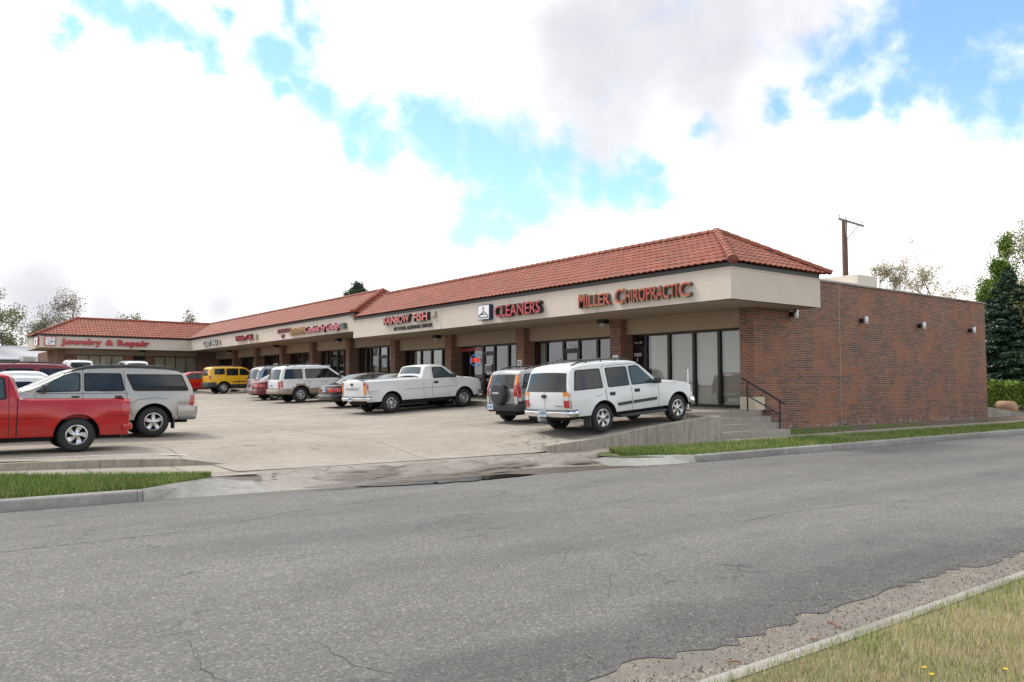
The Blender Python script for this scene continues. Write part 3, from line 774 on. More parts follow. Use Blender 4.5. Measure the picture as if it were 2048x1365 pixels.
tr.box(19.58, 19.62, 15.06, YJ, TN - .035, TN + .002); tr.box(19.62, 24.32, 15.06, 15.10, TN - .035, TN + .002)
part(tr, 'fascia_trim', M['drip'])
bd = MB()
bd.box(19.61, 19.72, 15.09, YJ - .05, TN + .003, TN + .155); bd.box(19.72, 24.29, 15.09, 15.2, TN + .003, TN + .155); bd.box(24.2, 24.29, 15.2, 16.2, TN + .003, TN + .155)
bd.box(19.61, 19.72, YJ - .05, 71.93, TF + .003, TF + .14); bd.box(8.37, 19.61, 71.93, 72.0, TF + .003, TF + .14); bd.box(8.37, 8.45, 72.0, 80, TF + .003, TF + .14)
bd.box(19.72, 21.8, YJ - .05, YJ + .02, TN, TF + .14)
part(bd, 'roof_flashing', M['band'])
# tiled roofs
def tiles(mb_, O, u, v, Lu, nc, c0, c1, per=.27, amp=.035, lift=.03):
    O, u, v = Vector(O), Vector(u), Vector(v); n_ = u.cross(v).normalized()
    if n_.z < 0: n_ = -n_
    ns = 6
    lo = min(0, c0); hi = Lu + max(0, c1)
    cols = [lo + per / ns * i for i in range(int((hi - lo) / (per / ns)) + 2)]
    for k in range(nc):
        for s0, s1, l0, l1 in ((k / nc - .004, k / nc, 0, lift), (k / nc, (k + 1) / nc, lift, .004)):
            rows = []
            for s_, l in ((s0, l0), (s1, l1)):
                a, b_ = c0 * s_, Lu + c1 * s_
                row = []
                for c in cols:
                    cc = min(max(c, a), b_)
                    w_ = amp * max(0, math.cos(2 * math.pi * c / per) * .5 + .5) ** .8
                    row.append(O + u * cc + v * max(0, s_) + n_ * (w_ + l))
                rows.append(row)
            # split the run so clamped columns leave no slivers
            keep = [j for j, c in enumerate(cols) if min(c0 * s0, c0 * s1) - per <= c <= max(Lu + c1 * s0, Lu + c1 * s1) + per]
            if keep: mb_.grid([[r_[j] for j in keep] for r_ in rows])
EZN, RZN, EZF, RZF = 5.57, 7.08, 5.87, 7.36
roof = MB()
tiles(roof, (19.45, 14.93, EZN), (0, 1, 0), (2.55, 0, RZN - EZN), 25.45, 9, 2.55, 1.3)
tiles(roof, (19.45, 14.93, EZN), (1, 0, 0), (0, 2.55, RZN - EZN), 5.1, 9, 2.55, -2.55)
tiles(roof, (24.55, 14.93, EZN), (0, 1, 0), (-2.55, 0, RZN - EZN), 25.5, 5, 2.55, 1.2)
r1 = part(roof, 'roof', M['tile'], smooth=50)
roof = MB()
tiles(roof, (19.45, 40.12, EZF), (0, 1, 0), (2.55, 0, RZF - EZF), 31.6, 9, 1.4, 2.5)
tiles(roof, (19.45, 40.12, EZF), (1, 0, 0), (0, 1.4, RZF - EZF), 5.1, 8, 2.55, -2.55)
tiles(roof, (24.55, 40.12, EZF), (0, 1, 0), (-2.55, 0, RZF - EZF), 36, 5, 1.4, 0)
tiles(roof, (8.1, 71.72, EZF), (1, 0, 0), (0, 2.5, RZF - EZF), 11.35, 9, 3.1, 2.55)
tiles(roof, (8.1, 71.72, EZF), (0, 1, 0), (3.1, 0, RZF - EZF), 5.0, 9, 2.5, -2.5)
tiles(roof, (8.1, 76.72, EZF), (1, 0, 0), (0, -2.5, RZF - EZF), 16.45, 5, 3.1, 0)
r2 = part(roof, 'roof', M['tile'], smooth=50)
def caps(mb_, a, b_, r=.115, step=.36):
    a, b_ = Vector(a), Vector(b_); d = b_ - a; Ln = d.length; d.normalize()
    side = d.cross(Vector((0, 0, 1))).normalized(); up = side.cross(d).normalized()
    n = int(Ln / step)
    for i in range(n + 1):
        p0 = a + d * min(Ln, i * step - .02); p1 = a + d * min(Ln, (i + 1) * step + .03)
        for (p, q, ra, rb) in ((p0, p1, r * 1.12, r * .93),):
            ga = [p + side * (ra * math.cos(t_)) + up * (ra * math.sin(t_) * .9 + .0) for t_ in np.linspace(-.25, math.pi + .25, 9)]
            gb_ = [q + side * (rb * math.cos(t_)) + up * (rb * math.sin(t_) * .9) for t_ in np.linspace(-.25, math.pi + .25, 9)]
            mb_.grid([ga, gb_])
            mb_.add(ga + [p], [tuple(range(9))])
rc = MB()
caps(rc, (19.42, 14.88, EZN + .03), (22.0, 17.48, RZN + .04), .13); caps(rc, (24.62, 14.88, EZN + .03), (22.0, 17.48, RZN + .04), .13)
rc.lathe([(0, -.02), (.09, 0), (.145, .06), (.15, .2)], 'x', 12, c=(19.38, 14.93, EZN + .05))
caps(rc, (22.0, 17.45, RZN + .03), (22.0, 41.0, RZN + .03))
part(rc, 'ridge_cap', M['tile'], r1, smooth=40)
rc = MB()
caps(rc, (19.42, 40.08, EZF + .03), (22.0, 41.55, RZF + .04), .13); caps(rc, (24.6, 40.08, EZF + .03), (22.0, 41.55, RZF + .04), .13)
caps(rc, (22.0, 41.5, RZF + .03), (22.0, 74.2, RZF + .03)); caps(rc, (11.2, 74.22, RZF + .03), (22.0, 74.22, RZF + .03)); caps(rc, (8.05, 71.68, EZF + .03), (11.2, 74.22, RZF + .04)); caps(rc, (8.05, 76.8, EZF + .03), (11.2, 74.22, RZF + .04))
part(rc, 'ridge_cap', M['tile'], r2, smooth=40)
# shop rooms behind the glass
rm = MB()
for i in range(len(PIERS)):
    a, b_ = edges[i][1], edges[i + 1][0]
    z0 = walk_z(a); z1 = 4.22 if a > 39 else 3.84
    rm.quad((23.2, a, z0 + .01), (28.5, a, z0 + .01), (28.5, b_, z0 + .01), (23.2, b_, z0 + .01), 1)
    rm.quad((28.5, a - .2, z0), (28.5, b_ + .2, z0), (28.5, b_ + .2, z1), (28.5, a - .2, z1), 0)
    rm.quad((23.2, a - .15, z0), (28.5, a - .15, z0), (28.5, a - .15, z1), (23.2, a - .15, z1), 0)
    rm.quad((23.2, b_ + .15, z0), (28.5, b_ + .15, z0), (28.5, b_ + .15, z1), (23.2, b_ + .15, z1), 0)
    rm.quad((23.2, a, z1 + .01), (28.5, a, z1 + .01), (28.5, b_, z1 + .01), (23.2, b_, z1 + .01), 0)
part(rm, 'shop_interior', [M['room'], M['carpet']])
# storefronts
BAYS = [  # y splits from far to near, index of door panel, glass
    ([22.40, 21.73, 20.56, 19.36, 18.22, 17.15, 16.84], 0, 'glass'),
    ([28.56, 27.78, 26.62, 25.6, 24.45, 23.35, 23.03], 2, 'glass'),
    ([34.58, 33.87, 32.72, 31.77, 30.61, 29.5, 29.17], 2, 'glassd'),
    ([40.48, 39.8, 38.75, 37.64, 36.51, 35.5, 35.22], None, 'glass'),
    ([46.36, 45.79, 44.77, 43.69, 42.62, 41.5, 41.07], 3, 'glass'),
    ([52.08, 51.69, 50.6, 49.54, 48.55, 47.4, 46.93], 2, 'glass'),
    ([57.63, 57.24, 56.15, 55.1, 54.2, 53.2, 52.62], 2, 'glass'),
    ([63.08, 62.2, 61.1, 60.3, 59.3, 58.22], 2, 'glass'),
    ([68.48, 67.5, 66.5, 65.5, 64.5, 63.62], 2, 'glass'),
    ([74.5, 73.6, 72.6, 71.5, 70.4, 69.02], 2, 'glass'),
]
def pane(parent, y0, y1, z0, z1, g, x=23.0):
    q = MB(); q.quad((x, y1, z0), (x, y0, z0), (x, y0, z1), (x, y1, z1)); return q.build('pane', M[g], parent)
for bi, (sp_, dr, gl) in enumerate(BAYS):
    z0 = walk_z(sp_[-1]) - .01; zh = 4.22 if bi > 3 else 3.84
    fw = MB()
    w_ = .055
    fw.box(22.93, 23.07, sp_[-1], sp_[0], zh - .07, zh + .01)
    for j, y in enumerate(sp_): fw.box(22.93, 23.07, y - w_, y + w_, z0, zh - .07)
    for j in range(len(sp_) - 1):
        ya, yb = sp_[j] - w_, sp_[j + 1] + w_
        if j == dr: fw.box(22.94, 23.06, yb, ya, z0 + 2.22, z0 + 2.32)
        else: fw.box(22.935, 23.065, yb, ya, z0, z0 + .13)
    f = part(fw, 'storefront_window', M['bronze'])
    for j in range(len(sp_) - 1):
        ya, yb = sp_[j] - w_, sp_[j + 1] + w_
        if j == dr:
            pane(f, yb, ya, z0 + 2.32, zh - .07, gl)
            d_ = MB(); yy0, yy1 = yb + .005, ya - .005
            for q in ((yy0, yy0 + .075, z0 + .02, z0 + 2.21), (yy1 - .075, yy1, z0 + .02, z0 + 2.21), (yy0 + .075, yy1 - .075, z0 + .02, z0 + .22), (yy0 + .075, yy1 - .075, z0 + 2.12, z0 + 2.21)):
                d_.box(22.955, 23.045, *q)
            dd = part(d_, 'door', M['bronze'])
            pane(dd, yy0 + .075, yy1 - .075, z0 + .22, z0 + 2.12, gl)
            h_ = MB(); h_.tube([(22.95, yy0 + .14, z0 + .95), (22.9, yy0 + .14, z0 + .95), (22.9, yy0 + .14, z0 + 1.3), (22.95, yy0 + .14, z0 + 1.3)], .013); h_.build('handle', M['steel'], dd)
        elif yb < ya - .05: pane(f, yb, ya, z0 + .13, zh - .07, gl)
# vertical blinds in the end unit, pale shades and screens elsewhere
bl_ = MB()
bl_.grid([[(23.125 + .004 * (k % 2), 16.95 + k * .05, z) for k in range(94)] for z in (1.12, 3.8)])
part(bl_, 'window_blinds', M['blind'])
sh = MB()
for y0, y1, z0, z1 in ((27.85, 28.5, 1.2, 3.8), (45.9, 46.3, 1.5, 4.1), (51.75, 52.05, 1.6, 4.1), (53.3, 54.1, 1.6, 4.1), (60.4, 61.0, 1.6, 3.5), (42.7, 43.6, 1.5, 2.6), (43.8, 44.7, 1.5, 3.2), (65.6, 66.4, 1.7, 4.0), (71.6, 72.5, 1.7, 4.0), (29.6, 30.5, 1.75, 3.75)):
    sh = MB(); sh.box(23.2, 23.22, y0, y1, z0, z1); part(sh, 'window_shade', M['blind'])
rr = random.Random(31)
SH = [mat('shelf_wood', (.30, .2, .12), .6), mat('shelf_white', (.6, .6, .58), .6), mat('counter_blue', (.1, .16, .28), .5), mat('goods_red', (.4, .08, .06), .6)]
for i in range(1, len(PIERS)):
    a, b_ = edges[i][1], edges[i + 1][0]; z0 = walk_z(a)
    for k in range(3):
        y = rr.uniform(a + .4, b_ - 1.6); x = rr.uniform(24.2, 27); hh_ = rr.choice((1.0, 1.1, 1.9)); q = MB()
        q.box(x, x + .5, y, y + rr.uniform(.8, 1.7), z0 + .02, z0 + hh_); part(q, 'shop_counter', rr.choice(SH))
# ---- wing at the far end
wg = MB()
wz = walk_z(72)
wg.box(9.85, 10.4, 74.25, 75.2, wz - .3, SF + .02, 0)
wg.box(10.4, 11.28, 74.6, 75.2, wz - .3, 4.42, 0); wg.box(14.93, 15.66, 74.6, 75.2, wz - .3, 4.42, 0); wg.box(16.6, 17.33, 74.6, 75.2, wz - .3, 4.42, 0); wg.box(20.93, 23.2, 74.6, 75.2, wz - .3, SF, 0)
wg.box(11.28, 14.93, 74.62, 75.2, wz - .3, 2.3, 0); wg.box(17.33, 20.93, 74.62, 75.2, wz - .3, 2.3, 0)
wg.box(9.86, 10.2, 75.2, 86, wz - .3, SF, 0)
part(wg, 'wing_wall', M['brick'])
wh = MB(); wh.box(10.4, 20.93, 74.58, 75.2, 4.42, SF + .02); part(wh, 'header', M['soffit'])
for x0, x1 in ((11.28, 14.93), (17.33, 20.93)):
    f_ = MB(); f_.box(x0, x1, 74.63, 74.72, 2.3, 2.38); f_.box(x0, x1, 74.63, 74.72, 4.35, 4.42)
    for k in range(5): xx = lerp(x0 + .03, x1 - .03, k / 4); f_.box(xx - .03, xx + .03, 74.63, 74.72, 2.38, 4.35)
    f = part(f_, 'wing_window', M['bronze'])
    for k in range(4):
        a, b_ = lerp(x0, x1, k / 4) + .05, lerp(x0, x1, (k + 1) / 4) - .05
        q = MB(); q.quad((a, 74.68, 2.38), (b_, 74.68, 2.38), (b_, 74.68, 4.35), (a, 74.68, 4.35)); q.build('pane', M['glass'], f)
    s_ = MB(); s_.box(x0, x1, 74.8, 74.84, 3.35, 4.35, 0); s_.box(x0, x1, 74.9, 74.95, 2.3, 3.4, 1 if x0 < 15 else 0)
    s_.box(x0, x1, 75.0, 75.1, 2.3, 4.4, 1); part(s_, 'window_blinds', [M['blind'], M['dark']])
d_ = MB(); d_.box(15.66, 16.6, 74.63, 74.72, wz - .1, 4.42); d_ = part(d_, 'door', M['dark'])
text('number', 'Suite 90', .09, .42, [M['white']], .004, d_, '-Y', (15.9, 74.625, 3.95))
# ================================================================= signs and fittings
RED = mat('sign_red', (.42, .022, .028), .35, coat=.3)
REDP = mat('sign_faded_red', (.72, .13, .11), .45)
DKR = mat('sign_dark_return', (.035, .03, .028), .5)
GOLD = mat('sign_gold_edge', (.62, .38, .15), .5)
MAR = mat('sign_maroon', (.22, .035, .04), .45)
BRN = mat('sign_brown', (.20, .11, .05), .5)
PNK = mat('sign_pink', (.80, .22, .28), .45)
WHT = mat('sign_white', (.82, .82, .80), .4)
GRY = mat('sign_grey_box', (.10, .11, .11), .5)
BGE = mat('sign_beige_box', (.42, .36, .27), .6)
NAVY = mat('sign_navy', (.02, .03, .09), .4)
XF = 19.6
def letters(body, yl, yr, zb, h, mats, depth=.13, bold=.03, parent=None, space=1.0, shear=0, x=None):
    return text('lettering', body, h, yl - yr, mats, depth, parent, '-X', ((x if x is not None else XF - .002), yl, zb), bold, shear, 0, space)
s = thing('shop_sign', 'red gold-edged channel letters reading MILLER CHIROPRACTIC on the near fascia', 'sign')
RET = mat('sign_bronze_return', (.13, .105, .08), .5)
for body, yl, yr, zb, h in (('M', 21.72, 21.37, 4.66, .48), ('ILLER', 21.30, 20.10, 4.68, .40), ('C', 19.86, 19.42, 4.66, .50), ('HIROPRACTI', 19.36, 17.05, 4.67, .42), ('C', 16.98, 16.52, 4.65, .45)):
    letters(body, yl, yr, zb, h, [GOLD, RET], .16, .016, s)
    letters(body, yl - .012, yr + .012, zb + .012, h - .024, [RED, RED], .168, -.006, s)
s = thing('shop_sign', 'tall plain red letters reading CLEANERS beside the white hanger box', 'sign')
letters('CLEANERS', 26.86, 23.88, 4.67, .46, [RED, DKR], .20, .012, s)
s = thing('shop_sign', 'square white light box with a clothes hanger drawing, left of CLEANERS', 'sign')
q = MB(); q.box(XF - .20, XF - .001, 27.22, 28.06, 4.62, 5.25); q.build('box', NAVY, s)
q = MB(); q.box(XF - .206, XF - .201, 27.25, 28.03, 4.65, 5.22); q.build('face', WHT, s)
q = MB(); X_ = XF - .212
q.tube([(X_, 27.60, 5.11), (X_, 27.655, 5.15), (X_, 27.70, 5.10), (X_, 27.64, 5.03), (X_, 27.64, 4.97), (X_, 27.35, 4.81), (X_, 27.30, 4.76), (X_, 27.36, 4.725), (X_, 27.64, 4.725), (X_, 27.92, 4.725), (X_, 27.98, 4.77), (X_, 27.92, 4.82), (X_, 27.64, 4.97)], .018, 6)
q.build('hanger_drawing', M['black'], s)
letters('College Hill', 27.86, 27.4, 4.83, .07, [NAVY], .004, 0, s, x=XF - .208, shear=.3)
s = thing('shop_sign', 'faded red and white letters reading RAINBOW FISH above small black words', 'sign')
for body, yl, yr, zb, h in (('RAINBOW', 36.56, 33.95, 4.95, .36), ('FISH', 33.55, 32.25, 4.93, .37)):
    letters(body, yl, yr, zb, h, [WHT, DKR], .19, .02, s)
    letters(body, yl - .015, yr + .015, zb + .01, h - .02, [REDP, REDP], .198, .0, s, space=1.02)
letters('PET FOOD, AQUARIUM, SUPPLIES', 35.7, 32.06, 4.60, .17, [M['black']], .04, .0, s)
q = MB(); q.box(XF - .12, XF - .001, 31.7, 32.0, 5.05, 5.3); q.build('junction_box', BGE, s)
s = thing('shop_sign', 'pink script letters reading Cookies by Design on the far fascia', 'sign')
letters('Cookies by Design', 46.7, 41.8, 5.08, .34, [PNK, DKR], .16, .015, s)
q = MB(); q.box(XF - .22, XF - .001, 41.15, 41.6, 5.05, 5.34); q.build('junction_box', GRY, s)
s = thing('shop_sign', 'brown ornate letters reading SARAH between the maroon and the pink signs', 'sign')
letters('SARAH', 49.1, 46.85, 5.03, .42, [BRN, GOLD], .16, .02, s)
s = thing('shop_sign', 'small maroon letters reading ALTERATIONS BY left of SARAH', 'sign')
letters('ALTERATIONS', 51.5, 49.2, 5.28, .25, [MAR], .06, .008, s)
letters('BY', 50.77, 50.25, 4.95, .21, [MAR], .06, .008, s)
s = thing('shop_sign', 'short red script sign ending in Cafe on the far fascia', 'sign')
letters('Wisdom Cafe', 59.65, 56.0, 5.14, .34, [RED, DKR], .18, .02, s)
q = MB(); q.box(XF - .16, XF - .001, 55.2, 55.7, 5.1, 5.42); q.build('junction_box', BGE, s)
s = thing('shop_sign', 'small white letters reading CLASSY NAILS near the inner corner', 'sign')
letters('CLASSY NAILS', 67.75, 64.1, 5.1, .36, [WHT, DKR], .12, .012, s)
q = MB(); q.box(XF - .14, XF - .001, 63.4, 63.8, 5.1, 5.4); q.build('junction_box', BGE, s)
s = thing('shop_sign', 'wide bold red letters reading Jewelry & Repair on the end wing', 'sign')
text('lettering', 'Jewelry & Repair', .42, 6.5, [RED, MAR], .14, s, '-Y', (9.8, 71.918, 5.13), .05, 0, 0, 1.12)
def logo(parent, mtx=None, sgn='Y'):
    pass
s = thing('shop_sign', 'small square white sign with red frame and JF monogram on the wing corner', 'sign')
q = MB(); q.box(8.66, 9.42, 71.80, 71.918, 4.98, 5.68); q.build('box', RED, s)
q = MB(); q.box(8.71, 9.37, 71.79, 71.799, 5.03, 5.63); q.build('face', WHT, s)
q = MB(); Y_ = 71.782
q.tube([(9.26, Y_, 5.56), (9.12, Y_, 5.57), (9.10, Y_, 5.3), (9.07, Y_, 5.14), (8.98, Y_, 5.1), (8.9, Y_, 5.16), (8.96, Y_, 5.25), (9.1, Y_, 5.30), (9.3, Y_, 5.36), (9.33, Y_, 5.28), (9.22, Y_, 5.24), (9.16, Y_, 5.3)], .018, 5)
q.tube([(8.80, Y_, 5.48), (8.99, Y_, 5.48), (8.9, Y_, 5.36), (8.80, Y_, 5.48)], .013, 5)
q.build('monogram', mat('sign_slate', (.12, .14, .17), .5), s)
s = thing('shop_sign', 'red framed sign box on the short left end of the wing fascia', 'sign')
q = MB(); q.box(8.24, 8.358, 72.3, 74.4, 4.98, 5.66); q.build('box', RED, s)
q = MB(); q.box(8.23, 8.239, 72.4, 74.3, 5.04, 5.6); q.build('face', WHT, s)
text('lettering', 'JF', .3, .8, [BRN], .01, s, '-X', (8.228, 73.8, 5.16), .03)
# neon sign and posters in the aquarium shop
s = thing('neon_sign', 'lit red OPEN neon sign with a blue ring in the dark shop window', 'sign')
q = MB(); yc, zc = 33.36, 3.13
q.tube([(22.90, yc + .42 * math.cos(a), zc + .27 * math.sin(a)) for a in np.linspace(.25, 2 * math.pi + .25, 30)], .014, 6, cap=False)
q.build('ring', mat('neon_blue', (.14, .35, .9), emit=.35), s)
text('lettering', 'OPEN', .22, .66, [mat('neon_red', (.9, .05, .02), emit=.55)], .02, s, '-X', (22.895, yc + .33, zc - .11), -.008)
s = thing('window_lettering', 'row of small red letters across the top of the dark shop window', 'sign')
text('lettering', 'FRESH & SALTWATER FISH', .15, 1.95, [REDP], .004, s, '-X', (22.925, 34.85, 3.60), .02)
s = thing('door_notice', 'black notice with white frame and small white lines on the dark shop door', 'notice')
q = MB(); q.box(22.946, 22.952, 32.02, 32.56, 2.50, 2.90); q.build('frame', WHT, s)
q = MB(); q.box(22.942, 22.9455, 32.05, 32.53, 2.53, 2.82); q.build('panel', M['black'], s)
q = MB()
for k in range(3): q.box(22.938, 22.9415, 32.15, 32.43, 2.57 + k * .08, 2.59 + k * .08)
q.build('text_lines', WHT, s)
FISHY = mat('poster_yellow', (.75, .60, .08), .7); PB = mat('poster_pale', (.60, .64, .42), .7, var=.15, vs=3); PK = mat('poster_ink', (.05, .05, .05), .7)
def poster(y0, y1, lab, flip):
    s = thing('fish_poster', lab, 'poster')
    q = MB(); q.box(23.10, 23.11, y0, y1, 1.4, 3.74); q.build('sheet', PB, s)
    q = MB(); yc = (y0 + y1) / 2
    def fish(yc, zc, a, b_, ang, m_=0):
        pts = []
        for k in range(20):
            t_ = 2 * math.pi * k / 20; r_ = 1
            yy = a * math.cos(t_); zz = b_ * math.sin(t_) * (1 - .35 * math.cos(t_))
            pts.append((23.092, yc + yy * math.cos(ang) - zz * math.sin(ang), zc + yy * math.sin(ang) + zz * math.cos(ang)))
        q.add(pts, [tuple(range(20))], m_)
        q.tube(pts + [pts[0]], .014, 4, 1, False)
        tx = a * (1.0); pts2 = [(tx * .9, 0), (tx * 1.35, .5 * b_), (tx * 1.35, -.5 * b_)]
        q.add([(23.09, yc + u * math.cos(ang) - v * math.sin(ang), zc + u * math.sin(ang) + v * math.cos(ang)) for u, v in pts2], [(0, 1, 2)], m_)
    fish(yc, 2.95 if flip else 3.1, .36, .20 if flip else .3, .45 if flip else 1.1, 0 if flip else 2)
    fish(yc - .1, 2.2, .3, .18, -.2, 0)
    q.build('fish_picture', [FISHY, PK, PB], s)
poster(38.82, 39.7, 'pale poster with a dark striped fish in the aquarium shop window', False)
poster(36.6, 37.55, 'pale poster with a yellow fish in the window beside the brick pier', True)
s = thing('window_lettering', 'white letters reading College Hill CLEANERS on the glass above the SUV roof', 'sign')
text('lettering', 'CLEANERS', .17, 1.0, [WHT], .004, s, '-X', (22.94, 27.68, 2.72), .03)
text('lettering', 'College Hill', .12, .62, [WHT], .004, s, '-X', (22.94, 27.5, 2.94), .0, .3)
for (yy, zz, lab) in ((22.32, 3.49, 'white Suite 100 lettering over the end door beside the pier'), (26.3, 3.50, 'white Suite 80 lettering over the cleaners door'), (32.5, 3.44, 'white Suite 60 lettering over the dark shop door')):
    s = thing('door_number', lab, 'sign')
    text('lettering', {22.32: 'Suite 100', 26.3: 'Suite 80', 32.5: 'Suite 60'}[yy], .09, .40, [WHT], .004, s, '-X', (22.945, yy, zz), .0)
s = thing('door_notice', 'small white hours lettering and pale notices on the end shop door', 'notice')
q = MB()
for k in range(3): q.box(22.938, 22.942, 21.95, 22.45, 3.10 - k * .05, 3.125 - k * .05)
q.box(22.938, 22.942, 22.15, 22.19, 2.8, 2.93); q.box(22.938, 22.942, 22.0, 22.38, 2.4, 2.55)
q.build('notice_sheets', WHT, s)
for i, (yy, zz, hh) in enumerate(((22.69, 2.55, .5), (28.85, 2.6, .42), (58.0, 2.9, .5))):
    lab = ['white accessible parking sign on the brick pier behind the white SUV roof', 'white accessible parking sign on the pier above the silver SUV', 'white accessible parking sign on the far pier behind the silver van'][i]
    s = thing('parking_sign', lab, 'sign')
    q = MB(); q.box(22.245, 22.262, yy - .15, yy + .15, zz, zz + hh); q.build('plate', WHT, s)
    q = MB(); q.tube([(22.238, yy + .06 * math.cos(a), zz + hh * .6 + .06 * math.sin(a)) for a in np.linspace(0, 5, 10)], .012, 5, cap=False); q.tube([(22.238, yy + .01, zz + hh * .62), (22.238, yy, zz + hh * .82)], .014, 5); q.box(22.235, 22.243, yy - .1, yy + .1, zz + hh * .14, zz + hh * .2)
    q.build('symbol', M['black'], s)
for i, (y0, y1, z0, z1, lab) in enumerate(((51.0, 50.75, 0, 0, ''),)): pass
s = thing('window_poster', 'white and blue striped notice inside the window behind the white SUV', 'poster')
q = MB(); q.box(22.915, 22.925, 50.7, 51.6, 1.9, 3.25)
q.build('sheet', WHT, s); q = MB()
for k in range(6): q.box(22.905, 22.912, 50.76, 51.54, 2.0 + k * .2, 2.08 + k * .2)
q.build('printed_lines', mat('poster_blue', (.12, .2, .5), .6), s)
s = thing('window_poster', 'small red lit sign low in the dark window below the SARAH sign', 'sign'); q = MB(); q.box(22.9, 22.92, 55.9, 56.3, 2.75, 3.05); q.build('sheet', mat('sign_glow_red', (.9, .06, .03), emit=.35), s)
s = thing('window_poster', 'red square notice in the window above the yellow SUV roof', 'poster'); q = MB(); q.box(22.9, 22.92, 67.1, 67.9, 2.95, 3.3); q.build('sheet', mat('sign_glow_red2', (.8, .04, .03), emit=.15), s)
s = thing('window_poster', 'pale tall notice board beside the pier left of the white SUV roof', 'poster'); q = MB(); q.box(22.2, 22.24, 58.3, 59.2, 2.5, 3.5); q.build('sheet', WHT, s); q = MB()
for k in range(5): q.box(22.19, 22.198, 58.4, 59.1, 2.6 + k * .17, 2.64 + k * .17)
q.build('printed_lines', GRY, s)
# soffit lamps
LP = [(21.87, 22.98, SN, 'soffit lamp beside the pier under the MILLER sign'), (21.87, 35.35, SN, 'soffit lamp under the RAINBOW FISH sign'), (21.87, 47.14, SF, 'soffit lamp under the pink Cookies sign'), (21.87, 57.8, SF, 'soffit lamp left of the SARAH sign under the far canopy'), (21.87, 68.5, SF, 'soffit lamp below the white nail shop sign')]
def lamp(x, y, z, lab):
    s = thing('soffit_lamp', 'black box ' + lab, 'lamp', (x, y, z), group='lamps under the canopy')
    q = MB(); q.box(-.17, .17, -.17, .17, -.17, .002); q.build('housing', M['black'], s)
    q = MB(); q.lathe([(0, -.30), (.07, -.295), (.12, -.26), (.14, -.17)], 'z', 14); q.build('diffuser', mat('lamp_diffuser', (.45, .44, .42), .3), s, smooth=60)
for a in LP: lamp(*a)
lamp(16.18, 73.6, SF, 'soffit lamp under the end wing above the dark door')
# brushed wall lights on the brick side wall
for i, (x, lab) in enumerate(((24.3, 'brushed metal wall light tucked under the corner of the canopy'), (28.8, 'brushed metal wall light on bare brick, second from the canopy'), (33.25, 'brushed metal wall light on bare brick, third from the canopy'), (37.8, 'brushed metal wall light nearest the far end of the brick wall'))):
    s = thing('wall_light', lab, 'lamp', (x, 16.24, 4.3), group='wall lights along the brick side')
    q = MB(); q.box(-.06, .06, -.13, .002, -.08, .08); q.build('bracket', M['black'], s)
    q = MB(); q.lathe([(0, .15), (.085, .15), (.09, .14), (.09, -.14), (.085, -.15), (0, -.15)], 'z', 20, c=(.02, -.21, 0)); q.build('cylinder', mat('brushed_metal', (.55, .55, .56), .38, metal=.9), s, smooth=40)
# handrail
s = thing('handrail', 'dark metal handrail with two posts beside the concrete steps', 'railing', (21.4, 15.6, .47))
P1 = (21.3, 15.78, .86); P2 = (22.42, 15.56, .47)
def rel(p): return (p[0] - 21.4, p[1] - 15.6, p[2] - .47)
q = MB(); q.tube([rel((21.3, 15.82, 1.05)), rel((21.3, 15.82, 1.98))], .028, 8); q.build('post', M['rail'], s)
q = MB(); q.tube([rel((22.42, 15.42, .47)), rel((22.42, 15.42, 1.40))], .028, 8); q.build('post', M['rail'], s)
q = MB(); q.tube([rel((21.13, 15.88, 2.09)), rel((22.60, 15.36, 1.27))], .034, 8); q.build('top_rail', M['rail'], s)
q = MB(); q.tube([rel((21.3, 15.82, 1.54)), rel((22.42, 15.42, .93))], .022, 8); q.build('mid_rail', M['rail'], s)
# slender white marker post
s = thing('marker_post', 'slender white plastic post at the walkway edge in front of the white SUV', 'post', (19.4, 16.6, walk_z(16.6)))
q = MB(); q.tube([(0, 0, 0), (.0, .0, 1.3)], [.02, .02], 8); q.build('pole', WHT, s); q = MB(); q.lathe([(0, .05), (.09, .04), (.1, 0)], 'z', 12); q.build('base', M['black'], s)
# roof equipment, utility pole
s = thing('roof_unit', 'beige rooftop air conditioning unit behind the brick parapet', 'air conditioner', (35.5, 22.0, 5.12))
q = MB(); q.box(-3.0, 3.2, -.0, 1.6, 0.1, 1.55); q.build('housing', mat('unit_beige', (.60, .55, .46), .5, var=.05, vs=2), s)
q = MB(); q.box(3.22, 5.1, -.1, 1.9, 0.1, 2.42); q.box(-.2, 3.0, -.04, -.003, .2, 1.9); q.box(-.3, 3.21, -.02, 1.5, 1.553, 1.95); q.build('intake_hood', mat('unit_beige_light', (.68, .62, .53), .5), s)
q = MB(); q.box(-4.1, -3.01, .1, 1.2, 0.1, 1.3); q.build('duct', M['steel'], s)
q = MB(); q.tube([(5.35, -.1, 0), (5.35, -.1, 2.3)], .015, 5); q.tube([(5.35, 1.9, 0), (5.35, 1.9, 2.3)], .015, 5); q.tube([(5.35, -.1, 2.3), (5.35, 1.9, 2.3)], .015, 5); q.build('guard_rail', M['steel'], s)
s = thing('utility_pole', 'weathered wooden utility pole with a crossarm behind the roof', 'utility pole', (58.0, 33.8, 1.0))
WD = mat('pole_wood', (.17, .105, .075), .9, var=.3, vs=2); WG = mat('arm_wood', (.26, .24, .215), .9, var=.2, vs=4)
q = MB(); q.tube([(0, 0, -1), (0, 0, 13.75)], [.26, .2], 14); q.build('pole', WD, s)
aa = Vector((.8, -.35, -.42)).normalized()
q = MB(); q.box(-.06, .06, -.22, -.10, 0, 0); q = MB()
p0 = Vector((-.05, -.25, 13.35)) - aa * .0
A0 = Vector((-.62, .42, 13.78)) + Vector((0, -.3, 0)); A1 = Vector((1.0, -.72, 13.2)) + Vector((0, -.3, 0))
